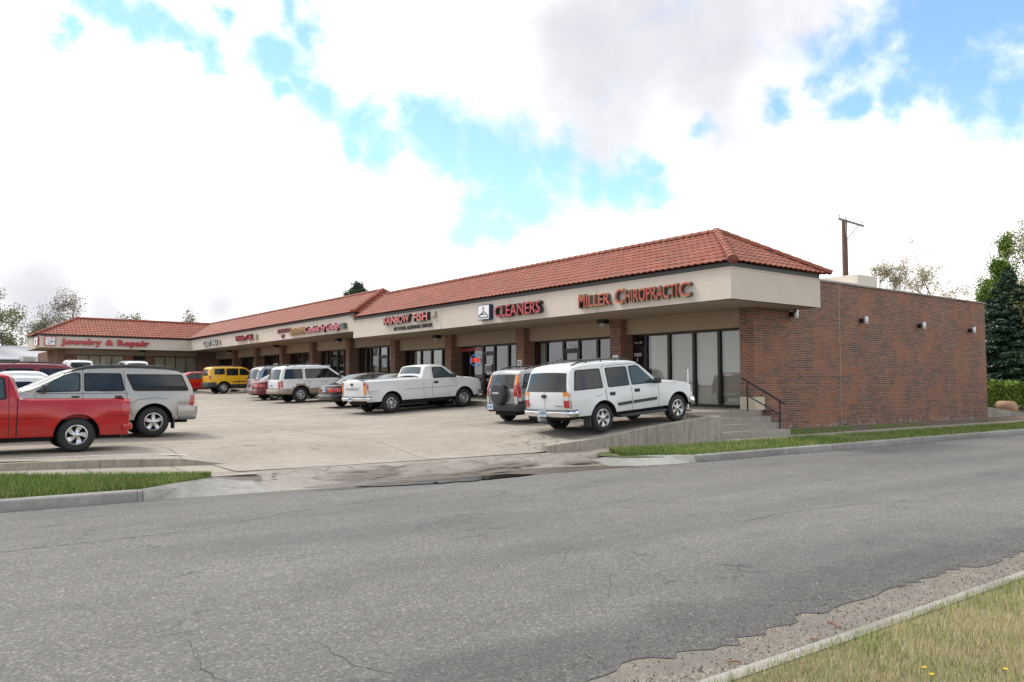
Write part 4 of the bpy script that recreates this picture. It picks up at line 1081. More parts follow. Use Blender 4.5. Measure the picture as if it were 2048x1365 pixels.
q.tube([A0, A1], .09, 4); q.build('crossarm', WG, s)
q = MB(); q.tube([lerp(A0, A1, .25), (.0, -.2, 12.2)], .04, 5); q.tube([lerp(A0, A1, .8), (.0, -.2, 12.2)], .04, 5); q.build('brace', M['steel'], s)
for k in (.05, .3, .93):
    p = lerp(A0, A1, k); q = MB(); q.tube([p, p + Vector((0, 0, .2))], .015, 5); q.lathe([(0, 0), (.05, .01), (.05, .08), (.03, .12), (0, .12)], 'z', 8, c=(p.x, p.y, p.z + .18)); q.build('insulator', M['black'], s)
s = thing('roof_vent', 'small grey vent pipe and cooler frame showing above the tiled ridge', 'roof vent', (27.0, 33.6, 5.12))
q = MB(); q.tube([(0, -2.0, 0), (0, -2.0, 2.95)], .09, 8); q.build('pipe', M['steel'], s); q = MB(); q.box(-.3, .3, -.9, 1.6, 2.45, 2.62); q.box(-.05, .05, -.7, -.6, 0, 2.45); q.box(-.05, .05, .6, .7, 0, 2.45); q.build('frame', M['steel'], s)
# ================================================================= vehicles
def paint(name, col, metal=0, rough=.28):
    m, t, b = newmat(name)
    g = N(t, 'ShaderNodeNewGeometry'); tc_ = N(t, 'ShaderNodeTexCoord')
    s_ = N(t, 'ShaderNodeSeparateXYZ'); t.links.new(tc_.outputs['Object'], s_.inputs[0])
    n = noise(t, tc_.outputs['Object'], 3, 6, .65)
    d = math_(t, 'MULTIPLY', mrange(t, s_.outputs[2], .72, .3), mrange(t, n, .35, .7))
    t.links.new(mixc(t, math_(t, 'MULTIPLY', d, .5 if min(col) > .3 else .15), col, (.20, .165, .125)), b.inputs['Base Color'])
    t.links.new(math_(t, 'MULTIPLY_ADD', n, .14, rough - .05), b.inputs['Roughness'])
    b.inputs['Metallic'].default_value = metal; b.inputs['Coat Weight'].default_value = .35; b.inputs['Coat Roughness'].default_value = .05
    return m
CG = mat('tinted_car_glass', (.010, .012, .014), .02, spec=.55, bump=.02, bs=1.5)
CGC = mat('clear_car_glass', (.05, .075, .075), .02, spec=.55, bump=.02, bs=1.5)
TAIL = mat('tail_lamp_red', (.42, .012, .015), .15, coat=.8)
AMB = mat('amber_lens', (.75, .22, .02), .2, coat=.8)
CLR = mat('clear_lens', (.60, .60, .60), .12, coat=.8)
PLA = mat('dark_plastic', (.035, .037, .04), .6, var=.15, vs=5)
PLG = mat('grey_plastic', (.14, .145, .15), .55, var=.1, vs=5)
GAP = mat('panel_gap', (.01, .01, .01), .8)
PLT = mat('number_plate', (.55, .66, .78), .4)
INN = mat('car_underside', (.012, .012, .012), .9)
SIL = mat('silver_trim', (.55, .55, .55), .3, metal=.7)
def smooth_line(pts, it=2, k=.22):
    for _ in range(it):
        out = [pts[0]]
        for a, b_ in zip(pts, pts[1:]):
            L_ = math.dist(a, b_)
            kk = min(k, .09 / max(L_, 1e-6)) if L_ > .3 else k
            out.append((lerp(a[0], b_[0], kk), lerp(a[1], b_[1], kk))); out.append((lerp(a[0], b_[0], 1 - kk), lerp(a[1], b_[1], 1 - kk)))
        out.append(pts[-1]); pts = out
    return pts
class Car:
    def __init__(s, S):
        s.S = S; s.w = S['w']; s.zb = S['zb']; s.tum = S.get('tum', .26); s.xr = min(p[0] for p in S['top']); s.xf = max(p[0] for p in S['top'])
        s.top = smooth_line(S['top'], 2); s.WB = S['WB']; s.Ra = S['Ra']; s.wz = S['R']
    def W(s, x, z):
        w = s.w
        if z < .75: w -= .07 * ((.75 - z) / .5) ** 2
        zb = s.zb
        if z > zb: w -= .035 + (z - zb - .02) * s.tum if z > zb + .02 else .035 * (z - zb) / .02
        else: w -= .035 * max(0, (z - (zb - .25)) / .25) ** 2
        f = max(0, (x - (s.WB + .1)) / (s.xf - s.WB - .1)); w -= s.S.get('tf', .17) * f ** 2.4
        r = max(0, (-.15 - x) / (-.15 - s.xr)); w -= s.S.get('tr', .08) * r ** 2.6
        for c in (0, s.WB):
            d = math.hypot(x - c, z - s.wz); w += s.S.get('flare', .018) * math.exp(-((d - s.Ra) / .09) ** 2)
        return w
    def poly_patch(s, pts, off, dens=.16, both=True):
        """planar polygon (x,z) pressed onto both body sides"""
        b = bmesh.new()
        f = b.faces.new([b.verts.new((x, 0, z)) for x, z in pts]); f.normal_update()
        for ax, lo, hi in ((0, min(p[0] for p in pts), max(p[0] for p in pts)), (2, min(p[1] for p in pts), max(p[1] for p in pts))):
            n = int((hi - lo) / dens)
            for i in range(1, n + 1):
                co = [0, 0, 0]; co[ax] = lo + (hi - lo) * i / (n + 1); no = [0, 0, 0]; no[ax] = 1
                bmesh.ops.bisect_plane(b, geom=b.verts[:] + b.edges[:] + b.faces[:], plane_co=co, plane_no=no)
        if min(p[1] for p in pts) < s.zb < max(p[1] for p in pts):
            for q in (0, .02): bmesh.ops.bisect_plane(b, geom=b.verts[:] + b.edges[:] + b.faces[:], plane_co=(0, 0, s.zb + q), plane_no=(0, 0, 1))
        b.verts.index_update()
        V = [(v.co.x, v.co.z) for v in b.verts]; F = [tuple(v.index for v in f.verts) for f in b.faces]
        b.free(); return V, F
    def side(s, mb, pts, off, mi=0, dens=.16, sides=(1, -1)):
        V, F = s.poly_patch(pts, off, dens)
        for sg in sides:
            mb.add([(x, sg * (s.W(x, z) + off), z) for x, z in V], [f if sg > 0 else f[::-1] for f in F], mi)
    def outline_pt(s, x, z):   # index along the top outline nearest to a point
        return min(range(len(s.top)), key=lambda i: math.dist(s.top[i], (x, z)))
    def crown(s, i):
        a = s.top[max(i - 1, 0)]; b_ = s.top[min(i + 1, len(s.top) - 1)]
        d = (b_[0] - a[0], b_[1] - a[1]); l = math.hypot(*d) or 1
        n = (-d[1] / l, d[0] / l)
        return n, .03 + .05 * abs(n[0])
    def skin_row(s, i, k0=-1, k1=1, n=10, off=0):
        x, z = s.top[i]; nn, c = s.crown(i); w = s.W(x, z) - s.S.get('edge', .035); row = []
        for j in range(n + 1):
            t_ = k0 + (k1 - k0) * j / n
            h = c * (1 - t_ * t_) + off
            row.append((x + nn[0] * h, t_ * w, z + nn[1] * h))
        return row
    def skin_patch(s, mb, p0, p1, k0, k1, off=.005, mi=0, n=8, k0b=None, k1b=None):
        i0, i1 = s.outline_pt(*p0), s.outline_pt(*p1)
        idx = list(range(min(i0, i1), max(i0, i1) + 1)); rows = []
        for q, i in enumerate(idx):
            t_ = q / max(1, len(idx) - 1)
            rows.append(s.skin_row(i, lerp(k0, k0 if k0b is None else k0b, t_), lerp(k1, k1 if k1b is None else k1b, t_), n, off))
        mb.grid([r_[::-1] for r_ in rows], mi)
    def strip(s, mb, pts, w_, off, mi=0, sides=(1, -1)):
        """thin ribbon along a polyline on the side"""
        P = []
        for a, b_ in zip(pts, pts[1:]):
            n = max(1, int(math.dist(a, b_) / .12))
            P += [(lerp(a[0], b_[0], i / n), lerp(a[1], b_[1], i / n)) for i in range(n)]
        P.append(pts[-1])
        for sg in sides:
            ra, rb = [], []
            for i, p in enumerate(P):
                a = P[max(i - 1, 0)]; b_ = P[min(i + 1, len(P) - 1)]; d = (b_[0] - a[0], b_[1] - a[1]); l = math.hypot(*d) or 1
                nx, nz_ = -d[1] / l * w_ / 2, d[0] / l * w_ / 2
                for row, k in ((ra, 1), (rb, -1)):
                    x, z = p[0] + k * nx, p[1] + k * nz_; row.append((x, sg * (s.W(x, z) + off), z))
            mb.grid([ra, rb], mi)
    def bumper(s, mb, rear, z0, z1, out, reach, mi=0, thick=.05):
        xe = s.xr if rear else s.xf; sg = -1 if rear else 1
        w = s.w + .005; path = []
        path.append((xe - sg * reach, w)); path.append((xe - sg * .12, w - .015)); path.append((xe + sg * out * .45, w - .09)); path.append((xe + sg * out * .85, w - .26)); path.append((xe + sg * out, w * .45)); path.append((xe + sg * (out + .015), 0))
        path = smooth_line(path, 2, .25)
        path = path + [(x, -y) for x, y in reversed(path[:-1])]
        rows = []
        for i, (x, y) in enumerate(path):
            a = path[max(i - 1, 0)]; b_ = path[min(i + 1, len(path) - 1)]; d = Vector((b_[0] - a[0], b_[1] - a[1])).normalized(); n = Vector((d.y, -d.x))
            if n.dot(Vector((sg * .5, y))) < 0: n = -n
            sec = [(-.07, z0 + .0), (-.01, z0 + .01), (.0, z0 + .04), (.012, (z0 + z1) / 2), (.0, z1 - .03), (-.015, z1 - .005), (-.10, z1)]
            rows.append([(x + n.x * o, y + n.y * o, z) for o, z in sec])
        mb.grid(rows, mi); mb.add(rows[0], [tuple(range(7))], mi); mb.add(rows[-1], [tuple(range(7))], mi)
def wheel(parent, x, y, R_, wd, sg, style, rimR):
    """tyre with rim; sg = outward side"""
    n = 36
    q = MB()
    q.lathe([(rimR - .012, wd / 2 - .035), (rimR + .01, wd / 2 - .008), (rimR + .06, wd / 2), (R_ - .05, wd / 2 - .004), (R_ - .012, wd / 2 - .03), (R_, wd / 2 - .06), (R_, -wd / 2 + .06), (R_ - .02, -wd / 2 + .02), (rimR, -wd / 2)], 'y', n)
    if sg < 0: q.v = [(a, -b_, c) for a, b_, c in q.v]; q.f = [f[::-1] for f in q.f]
    o = q.build('tyre', M['rubber'], parent, smooth=35); o.location = (x, y, R_)
    q = MB(); f = wd / 2
    q.lathe([(rimR - .012, f - .035), (rimR + .004, f - .012), (rimR - .012, f - .006), (rimR - .03, f - .03), (rimR - .035, -f + .05)], 'y', n, 0)
    q.lathe([(rimR - .035, f - .11), (.05, f - .10), (0, f - .10)], 'y', 24, 1)
    q.lathe([(0, f - .012), (.03, f - .014), (.055, f - .03), (.065, f - .09)], 'y', 16, 0)
    for k in range(style['n']):
        a = 2 * math.pi * k / style['n'] + style.get('rot', .3)
        tw = style.get('twist', 0)
        def P(r, da, h): return (r * math.cos(a + da + tw * r), h, r * math.sin(a + da + tw * r))
        wa, wb_ = style['wi'], style['wo']; r0, r1 = .045, rimR - .02
        d0, d1 = wa / r0 / 2, wb_ / r1 / 2
        d0 = min(d0, .62)
        rows = []
        for i in range(4):
            t_ = i / 3; r_ = lerp(r0, r1, t_); dd = lerp(wa, wb_, t_) / 2 / r_; dd = min(dd, .6)
            h = f - .025 - .012 * math.sin(math.pi * t_)
            rows.append([P(r_, -dd, f - .10), P(r_, -dd * .85, h), P(r_, dd * .85, h), P(r_, dd, f - .10)])
        q.grid(rows, 0)
    if sg < 0: q.v = [(a, -b_, c) for a, b_, c in q.v]; q.f = [f_[::-1] for f_ in q.f]
    o2 = q.build('rim', [M['alloy'], INN], parent, smooth=35); o2.location = (x, y, R_)
def box_at(x, y, z, sx, sy, sz):
    q = MB(); q.box(x - sx / 2, x + sx / 2, y - sy / 2, y + sy / 2, z - sz / 2, z + sz / 2); return q
def bevelbox(q, x0, x1, y0, y1, z0, z1, r=.02, mi=0):
    b = bmesh.new(); bmesh.ops.create_cube(b, size=1)
    for v in b.verts: v.co = Vector(((x0 + x1) / 2 + v.co.x * (x1 - x0), (y0 + y1) / 2 + v.co.y * (y1 - y0), (z0 + z1) / 2 + v.co.z * (z1 - z0)))
    bmesh.ops.bevel(b, geom=b.edges[:], offset=r, segments=2, affect='EDGES', profile=.6)
    b.verts.index_update(); q.add([tuple(v.co) for v in b.verts], [tuple(v.index for v in f.verts) for f in b.faces], mi); b.free()
def make_car(S, name, label, cat, loc, heading, group=None):
    """loc = ground point under the near-side rear tyre's outer edge; heading in degrees from +X"""
    c = Car(S); h = R(heading); fx, fy = math.cos(h), math.sin(h)
    left_near = abs(heading) > 90
    sgn = -1 if not left_near else 1            # local y of the visible side
    hw = c.w - .03
    ox = loc[0] - (-fy) * sgn * hw; oy = loc[1] - fx * sgn * hw
    z0 = lot_z(ox, oy); z1 = lot_z(ox + fx * c.WB, oy + fy * c.WB)
    pitch = math.atan2(z1 - z0, c.WB)
    zz = loc[2] if len(loc) > 2 else z0
    root = thing(name, label, cat, (ox, oy, zz + .004), (0, -pitch, h), group)
    P = S['paint']; P2 = S.get('clad', PLA)
    # ---- body shell
    Ra, WB = c.Ra, c.WB
    sill = S['sill']; zf0 = c.top[-1][1]; zr0 = c.top[0][1]
    bot = []
    def arch(xc):
        a0 = math.asin(max(-1, min(1, (sill - c.wz) / Ra)))
        return [(xc + Ra * math.cos(a), c.wz + Ra * math.sin(a)) for a in np.linspace(a0, math.pi - a0, 15)]
    bot = arch(WB) + arch(0)
    top = c.top
    poly = top + ([(top[-1][0] - .02, sill)] if top[-1][1] > sill + .02 else []) + bot + ([(top[0][0] + .02, sill)] if top[0][1] > sill + .02 else [])
    b = bmesh.new()
    vs = [b.verts.new((x, 0, z)) for x, z in poly]
    f = b.faces.new(vs); f.normal_update()
    ntop = len(top); topset = set(vs[:ntop])
    r = bmesh.ops.inset_region(b, faces=[f], thickness=.028, depth=0, use_even_offset=True, use_boundary=True)
    cuts = [(0, x) for x in np.arange(c.xr + .08, c.xf, .17)] + [(2, z) for z in list(np.arange(sill + .1, c.zb - .06, .13)) + [c.zb, c.zb + .02] + list(np.arange(c.zb + .16, 2, .16))]
    if 'zclad' in S: cuts.append((2, S['zclad']))
    for ax, v in cuts:
        co = [0, 0, 0]; co[ax] = v; no = [0, 0, 0]; no[ax] = 1
        bmesh.ops.bisect_plane(b, geom=b.verts[:] + b.edges[:] + b.faces[:], plane_co=co, plane_no=no, dist=1e-5)
    bnd = [e for e in b.edges if len(e.link_faces) == 1]
    tl = top
    def ontop(x, z):
        for (ax, az), (bx, bz) in zip(tl, tl[1:]):
            L2 = (bx - ax) ** 2 + (bz - az) ** 2
            if L2 < 1e-12: continue
            t_ = max(0, min(1, ((x - ax) * (bx - ax) + (z - az) * (bz - az)) / L2))
            if (ax + (bx - ax) * t_ - x) ** 2 + (az + (bz - az) * t_ - z) ** 2 < 4e-8: return True
        return False
    top_v = set()
    for e in bnd:
        for v in e.verts:
            if ontop(v.co.x, v.co.z): top_v.add(v)
    b.verts.index_update(); b.faces.index_update()
    V = [(v.co.x, v.co.z, v in top_v) for v in b.verts]
    F = [tuple(v.index for v in fc.verts) for fc in b.faces]
    FC = [(fc.calc_center_median().x, fc.calc_center_median().z) for fc in b.faces]
    lower = [(e.verts[0].index, e.verts[1].index) for e in bnd if not (e.verts[0] in top_v and e.verts[1] in top_v)]
    b.free()
    edge = S.get('edge', .035)
    def isclad(x, z):
        if 'zclad' in S and z < S['zclad']: return True
        if S.get('archclad'):
            for q in (0, WB):
                if abs(math.hypot(x - q, z - c.wz) - Ra) < S['archclad'] and z > c.wz * .5: return True
        return False
    mb = MB()
    for sg in (1, -1):
        mb.add([(x, sg * (c.W(x, z) - (edge if t_ else 0)), z) for x, z, t_ in V], [], 0)
        o = len(mb.v) - len(V)
        for fc, ce in zip(F, FC):
            mb.f.append(tuple(i + o for i in (fc if sg < 0 else fc[::-1]))); mb.m.append(1 if isclad(*ce) else 0)
        for i, j in lower:
            (x0, a0, _), (x1, a1, _) = V[i], V[j]
            mb.add([(x0, sg * c.W(x0, a0), a0), (x1, sg * c.W(x1, a1), a1), (x1, sg * (c.w - .36), a1), (x0, sg * (c.w - .36), a0)], [(0, 1, 2, 3)], 2)
    bed = S.get('bed')   # (x0, x1, rail z, floor z)
    for i in range(len(top) - 1):
        mx_, mz_ = (top[i][0] + top[i + 1][0]) / 2, (top[i][1] + top[i + 1][1]) / 2
        m_ = 1 if ('zclad' in S and mz_ < S['zclad']) else 0
        if bed and bed[0] < mx_ < bed[1] and mz_ < bed[2] + .04:
            for k in (-1, 1):
                ra = [(x, k * (c.W(x, z) - edge), z) for x, z in (top[i], top[i + 1])]; rb = [(x, k * (c.W(x, z) - .10), z) for x, z in (top[i], top[i + 1])]
                rc_ = [(x, k * (c.W(x, z) - .11), bed[3]) for x, z in (top[i], top[i + 1])]
                mb.grid([ra, rb], 0); mb.grid([rb, rc_], 0)
            continue
        mb.grid([c.skin_row(i), c.skin_row(i + 1)], m_)
    if bed:
        mb.quad((bed[0], -c.w, bed[3]), (bed[1], -c.w, bed[3]), (bed[1], c.w - .05, bed[3]), (bed[0], c.w - .05, bed[3]), 2)
        zz_ = bed[2] - .0
        mb.quad((bed[0] + .02, -c.w + .06, bed[3]), (bed[0] + .02, c.w - .06, bed[3]), (bed[0] + .02, c.w - .06, zz_), (bed[0] + .02, -c.w + .06, zz_), 0)
        mb.box(c.xr + .02, bed[0] + .019, -c.w + .1, c.w - .1, zz_ - .03, zz_ + .004, 0)
        mb.quad((bed[1], -c.w + .06, bed[3]), (bed[1], c.w - .06, bed[3]), (bed[1], c.w - .06, zz_ + .02), (bed[1], -c.w + .06, zz_ + .02), 0)
    mb.build('body', [P, P2, INN], root, smooth=38)
    q = MB(); q.box(c.xr + .12, c.xf - .12, -(c.w - .38), c.w - .38, max(.26, sill - .10), min(.8, c.zb - .25)); q.box(Ra + .02, WB - Ra - .02, -(c.w - .16), c.w - .16, max(.24, sill - .14), sill + .15)
    for xw in (0, WB): q.tube([(xw, -c.w + .2, c.wz), (xw, c.w - .2, c.wz)], .06, 8)
    q.build('chassis', INN, root)
    # ---- glass
    for k, pts in enumerate(S['glass']):
        g_ = CGC if k in S.get('clear', ()) else CG
        if len(pts) > 3: cx_ = sum(p[0] for p in pts) / len(pts); cz_ = sum(p[1] for p in pts) / len(pts)
        P_ = []
        n_ = len(pts)
        for i in range(n_):    # round the corners
            a, p, b2 = pts[i - 1], pts[i], pts[(i + 1) % n_]
            for o_, t_ in ((a, 1), (b2, 1)):
                L_ = math.dist(o_, p); kk = min(.45, .05 / L_); P_.append((lerp(p[0], o_[0], kk), lerp(p[1], o_[1], kk)))
            mid = ((P_[-1][0] + P_[-2][0]) / 2 * .45 + p[0] * .55, (P_[-1][1] + P_[-2][1]) / 2 * .45 + p[1] * .55); P_.insert(-1, mid)
        rim_ = [(cx_ + (x - cx_) * (1 + .05 / max(.2, abs(x - cx_) + .2)), cz_ + (z - cz_) * (1 + .035 / max(.12, abs(z - cz_) + .1))) for x, z in P_]
        for sg in (1, -1):
            q = MB(); c.side(q, rim_, .003, 0, sides=(sg,)); q.mi = 0; c.side(q, P_, .0055, 1, sides=(sg,))
            q.build('side_window', [GAP, g_], root, smooth=30)
    if 'ws' in S:
        a, b2 = S['ws'][:2]; q = MB(); c.skin_patch(q, a, b2, -.90, .90, .004, 0, k0b=-.95 if a[1] > b2[1] else -.9, k1b=.95 if a[1] > b2[1] else .9); q.build('windshield', [CGC], root, smooth=30)
    if 'rg' in S:
        a, b2 = S['rg'][:2]; k = S.get('rgk', .86); q = MB(); c.skin_patch(q, a, b2, -k, k, .005, 0); q.build('rear_window', [CG if S.get('rgdark', 1) else CGC], root, smooth=30)
        for p_ in S.get('rgtop', []): pass
    # ---- lamps
    for (lab, z0_, z1_, dx, k0, m_) in S.get('tail', []):
        q = MB()
        i0 = c.outline_pt(c.xr, z0_); i1 = c.outline_pt(c.xr, z1_)
        xs0 = c.top[i0][0]
        for sg in (-1, 1):
            q.v, q.f, q.m = [], [], []
            if k0 < 1: c.skin_patch(q, c.top[i0], c.top[i1], sg * k0 if sg > 0 else -1.005, 1.005 if sg > 0 else -k0, .012)
            x0_, x1_ = c.top[i0][0], c.top[i1][0]
            if dx > 0: c.side(q, [(x0_ + .004, z0_), (x0_ + dx, z0_), (x1_ + dx, z1_), (x1_ + .004, z1_)], .008, 0, sides=(sg,))
            q.build('tail_lamp', m_, root, smooth=30)
    for (z0_, z1_, dx) in S.get('head', []):
        for sg in (-1, 1):
            q = MB(); i0 = c.outline_pt(c.xf, z0_); i1 = c.outline_pt(c.xf, z1_)
            c.skin_patch(q, c.top[i0], c.top[i1], .62 if sg > 0 else -1.0, 1.0 if sg > 0 else -.62, .012)
            c.side(q, [(c.top[i0][0] - dx, z0_), (c.top[i0][0] - .01, z0_), (c.top[i1][0] - .01, z1_), (c.top[i1][0] - dx * .9, z1_)], .008, sides=(sg,)); q.build('headlight', CLR, root, smooth=30)
    # ---- bumpers
    for key, nm in (('rb', 'rear_bumper'), ('fb', 'front_bumper')):
        if key in S:
            z0_, z1_, out, reach, m_ = S[key]; q = MB(); c.bumper(q, key == 'rb', z0_, z1_, out, reach); o = q.build(nm, m_, root, smooth=40)
            if key == 'rb' and S.get('bpad'):
                q = MB(); c.bumper(q, True, z1_ - .045, z1_ + .008, out + .008, reach); q.build('bumper_pad', PLA, o, smooth=40)
    # ---- panel gaps, handles, mirrors, mouldings
    q = MB()
    for l in S.get('lines', []): c.strip(q, l, .011, .0015)
    for (k, a, b2) in S.get('rlines', []): c.skin_patch(q, a, b2, k - .006, k + .006, .002, 0, 1)
    if q.v: q.build('panel_gaps', GAP, root)
    for (x, z) in S.get('handles', []):
        for sg in (-1, 1):
            q = MB(); y = c.W(x, z); bevelbox(q, x - .085, x + .085, sg * (y + .012) - .016, sg * (y + .012) + .016, z - .022, z + .022, .012)
            if S.get('hpocket'): q2 = MB(); bevelbox(q2, x - .1, x + .1, sg * (y + .002) - .006, sg * (y + .002) + .006, z - .045, z + .045, .005); q2.build('handle_recess', GAP, root)
            q.build('door_handle', S.get('hmat', PLA), root, smooth=40)
    if 'mirror' in S:
        x, z = S['mirror']
        for sg in (-1, 1):
            y = sg * c.W(x, z); q = MB()
            bevelbox(q, x - .06, x + .09, min(y + sg * .06, y + sg * .25), max(y + sg * .06, y + sg * .25), z - .02, z + .15, .04); q.tube([(x + .03, y - sg * .02, z + .0), (x + .02, y + sg * .12, z + .03)], .03, 6)
            q.build('mirror', S.get('mmat', PLA), root, smooth=40)
    for pts in S.get('mould', []):
        for sg in (1, -1): q = MB(); c.side(q, pts, .018, 0, sides=(sg,)); q.build('side_moulding', S.get('mouldmat', PLA), root, smooth=30)
    for (x0_, x1_, z_, wd) in S.get('board', []):
        for sg in (-1, 1):
            q = MB(); bevelbox(q, x0_, x1_, sg * (c.w - .03) - wd / 2, sg * (c.w - .03) + wd / 2, z_ - .035, z_ + .035, .02); q.build('running_board', S.get('boardmat', PLA), root, smooth=40)
    if 'rack' in S:
        x0_, x1_, z_, bars, m_ = S['rack']; q = MB()
        yr = c.W((x0_ + x1_) / 2, z_) - .14
        zt = lambda x: max(t_[1] for t_ in [(0, pl([(p[0], p[1]) for p in c.top if True], x))]) if True else 0
        prof = sorted([(p[0], p[1]) for p in c.top if p[1] > z_ - .3])
        zt = lambda x: pl(prof, x)
        for sg in (-1, 1):
            n = 8; pts = []
            for i in range(n + 1):
                x = lerp(x0_, x1_, i / n); lift = .06 if 0 < i < n else .015
                pts.append((x, sg * yr, zt(x) + lift))
            q.tube(pts, .022, 6)
            for i in (2, 4, 6): q.tube([pts[i], (pts[i][0], pts[i][1], pts[i][2] - .08)], .02, 6)
        for xb in bars: q.tube([(xb, -yr, zt(xb) + .06), (xb, 0, zt(xb) + .08), (xb, yr, zt(xb) + .06)], .018, 6)
        q.build('roof_rack', m_, root, smooth=60)
    if 'plate' in S:
        z_, yoff, wdt, txt = S['plate'][:4]
        xp = S['plate'][4] if len(S['plate']) > 4 else c.xr - (S['rb'][2] + .02 if 'rb' in S and S['rb'][0] < z_ < S['rb'][1] else .09)
        q = MB(); q.box(xp - .008, xp + .03, yoff - .155, yoff + .155, z_ - .08, z_ + .08); o = q.build('number_plate', PLT, root)
        text('plate_number', txt, .075, .24, [mat('plate_ink', (.05, .07, .15), .5)], .003, o, (R(90), 0, R(-90)), (xp - .009, yoff + .12, z_ - .035))
    # ---- wheels
    for xw in (0, WB):
        for sg in (1, -1):
            wr = bpy.data.objects.new('wheel', None); COL.objects.link(wr); wr.parent = root; wr.empty_display_size = .2
            wheel(wr, xw, sg * (c.w - .03 - .115), S['R'], .235, sg, S['rim'], S['rimR'])
    if S.get('flap'):
        for sg in (-1, 1):
            q = MB(); q.box(-Ra - .035, -Ra + .0, sg * (c.w - .14) - .13, sg * (c.w - .14) + .13, .2, .62); q.build('mud_flap', PLA, root)
    return root, c
SP5 = dict(n=5, wi=.11, wo=.095, rot=.31); SP6 = dict(n=6, wi=.07, wo=.10, rot=.52); SP7 = dict(n=7, wi=.05, wo=.05); SW5 = dict(n=5, wi=.07, wo=.12, twist=2.2)
WHITE = paint('paint_white', (.72, .73, .72)); SILV = paint('paint_silver', (.33, .335, .34), .75, .24); PEWT = paint('paint_pewter', (.40, .38, .345), .35, .26)
REDC = paint('paint_red', (.43, .006, .008), 0, .16); BLK = paint('paint_black', (.006, .006, .009), 0, .10); MARC = paint('paint_maroon', (.16, .025, .035), .3); YEL = paint('paint_yellow', (.78, .42, .015)); TAN = mat('tan_lower_paint', (.33, .27, .20), .4, metal=.3, coat=.3); GRN = paint('paint_grey', (.16, .165, .18), .6)
DRED = paint('paint_dark_red', (.20, .022, .03), .2)
# white large SUV by the retaining wall
SUV = dict(w=1.0, WB=2.95, R=.385, Ra=.475, rimR=.235, rim=SP6, sill=.50, zb=1.14, tum=.22, paint=WHITE, tf=.14, tr=.06,
    top=[(-1.10, .58), (-1.13, 1.10), (-.98, 1.70), (-.86, 1.80), (-.5, 1.85), (.4, 1.87), (1.2, 1.85), (1.52, 1.79), (2.16, 1.27), (2.3, 1.21), (2.9, 1.18), (3.5, 1.08), (3.68, .98), (3.74, .78), (3.74, .55)],
    glass=[[(-.92, 1.20), (.03, 1.20), (.03, 1.68), (-.78, 1.68)], [(.27, 1.20), (1.02, 1.20), (1.02, 1.68), (.27, 1.68)], [(1.16, 1.20), (2.0, 1.20), (1.98, 1.27), (1.50, 1.68), (1.16, 1.68)]], clear=(2,),
    ws=((1.55, 1.77), (2.13, 1.30)), rg=((-1.11, 1.18), (-.99, 1.66)), rgk=.94, tail=[('', .72, .94, .03, .80, TAIL), ('', .94, 1.0, .03, .80, CLR), ('', 1.0, 1.12, .03, .80, AMB)], head=[(.78, .95, .12)],
    rb=(.50, .68, .14, .22, M['chrome']), bpad=1, fb=(.42, .66, .08, .28, M['chrome']), lines=[[(.14, .5), (.14, 1.75)], [(1.09, .48), (1.09, 1.75)], [(.14, 1.75), (1.09, 1.76)], [(2.12, .5), (2.16, 1.1), (2.12, 1.25), (1.62, 1.73), (1.09, 1.76)], [(.14, .5), (.1, 1.1)], [(.5, .48), (2.12, .48)], [(-.28, .98), (0, 1.0)]],
    rlines=[(0, (-1.1, .62), (-1.11, 1.15))], handles=[(.36, 1.0), (1.3, 1.02)], hpocket=1, mirror=(1.98, 1.18), mould=[[(.55, .66), (1.06, .68), (1.06, .76), (.5, .74)], [(1.12, .68), (2.05, .70), (2.05, .78), (1.12, .76)]],
    board=[(.55, 2.35, .38, .22)], rack=(-.8, 1.35, 1.80, (-.45, .75), PLA), plate=(.60, .0, .3, '524 KJM'), flap=1)
root, c = make_car(SUV, 'parked_suv', 'large white SUV with roof rack parked by the retaining wall, dusty alloy wheels', 'SUV', (14.88, 15.60), 0)
text('lettering', 'CHEVROLET', .04, .34, [PLG], .004, root, (R(90), 0, R(-90)), (-1.19, -.42, .77)); text('lettering', 'TAHOE', .045, .2, [PLG], .004, root, (R(90), 0, R(-90)), (-1.19, .78, .80))
q = MB(); bevelbox(q, -1.235, -1.18, -.09, .09, 1.0, 1.09, .02); q.build('tailgate_handle', PLA, root)
q = MB(); q.box(-1.42, -1.2, -.05, .05, .40, .48); q.lathe([(0, .06), (.04, .05), (.04, 0)], 'z', 10, c=(-1.42, 0, .47)); q.build('tow_hitch', M['steel'], root)
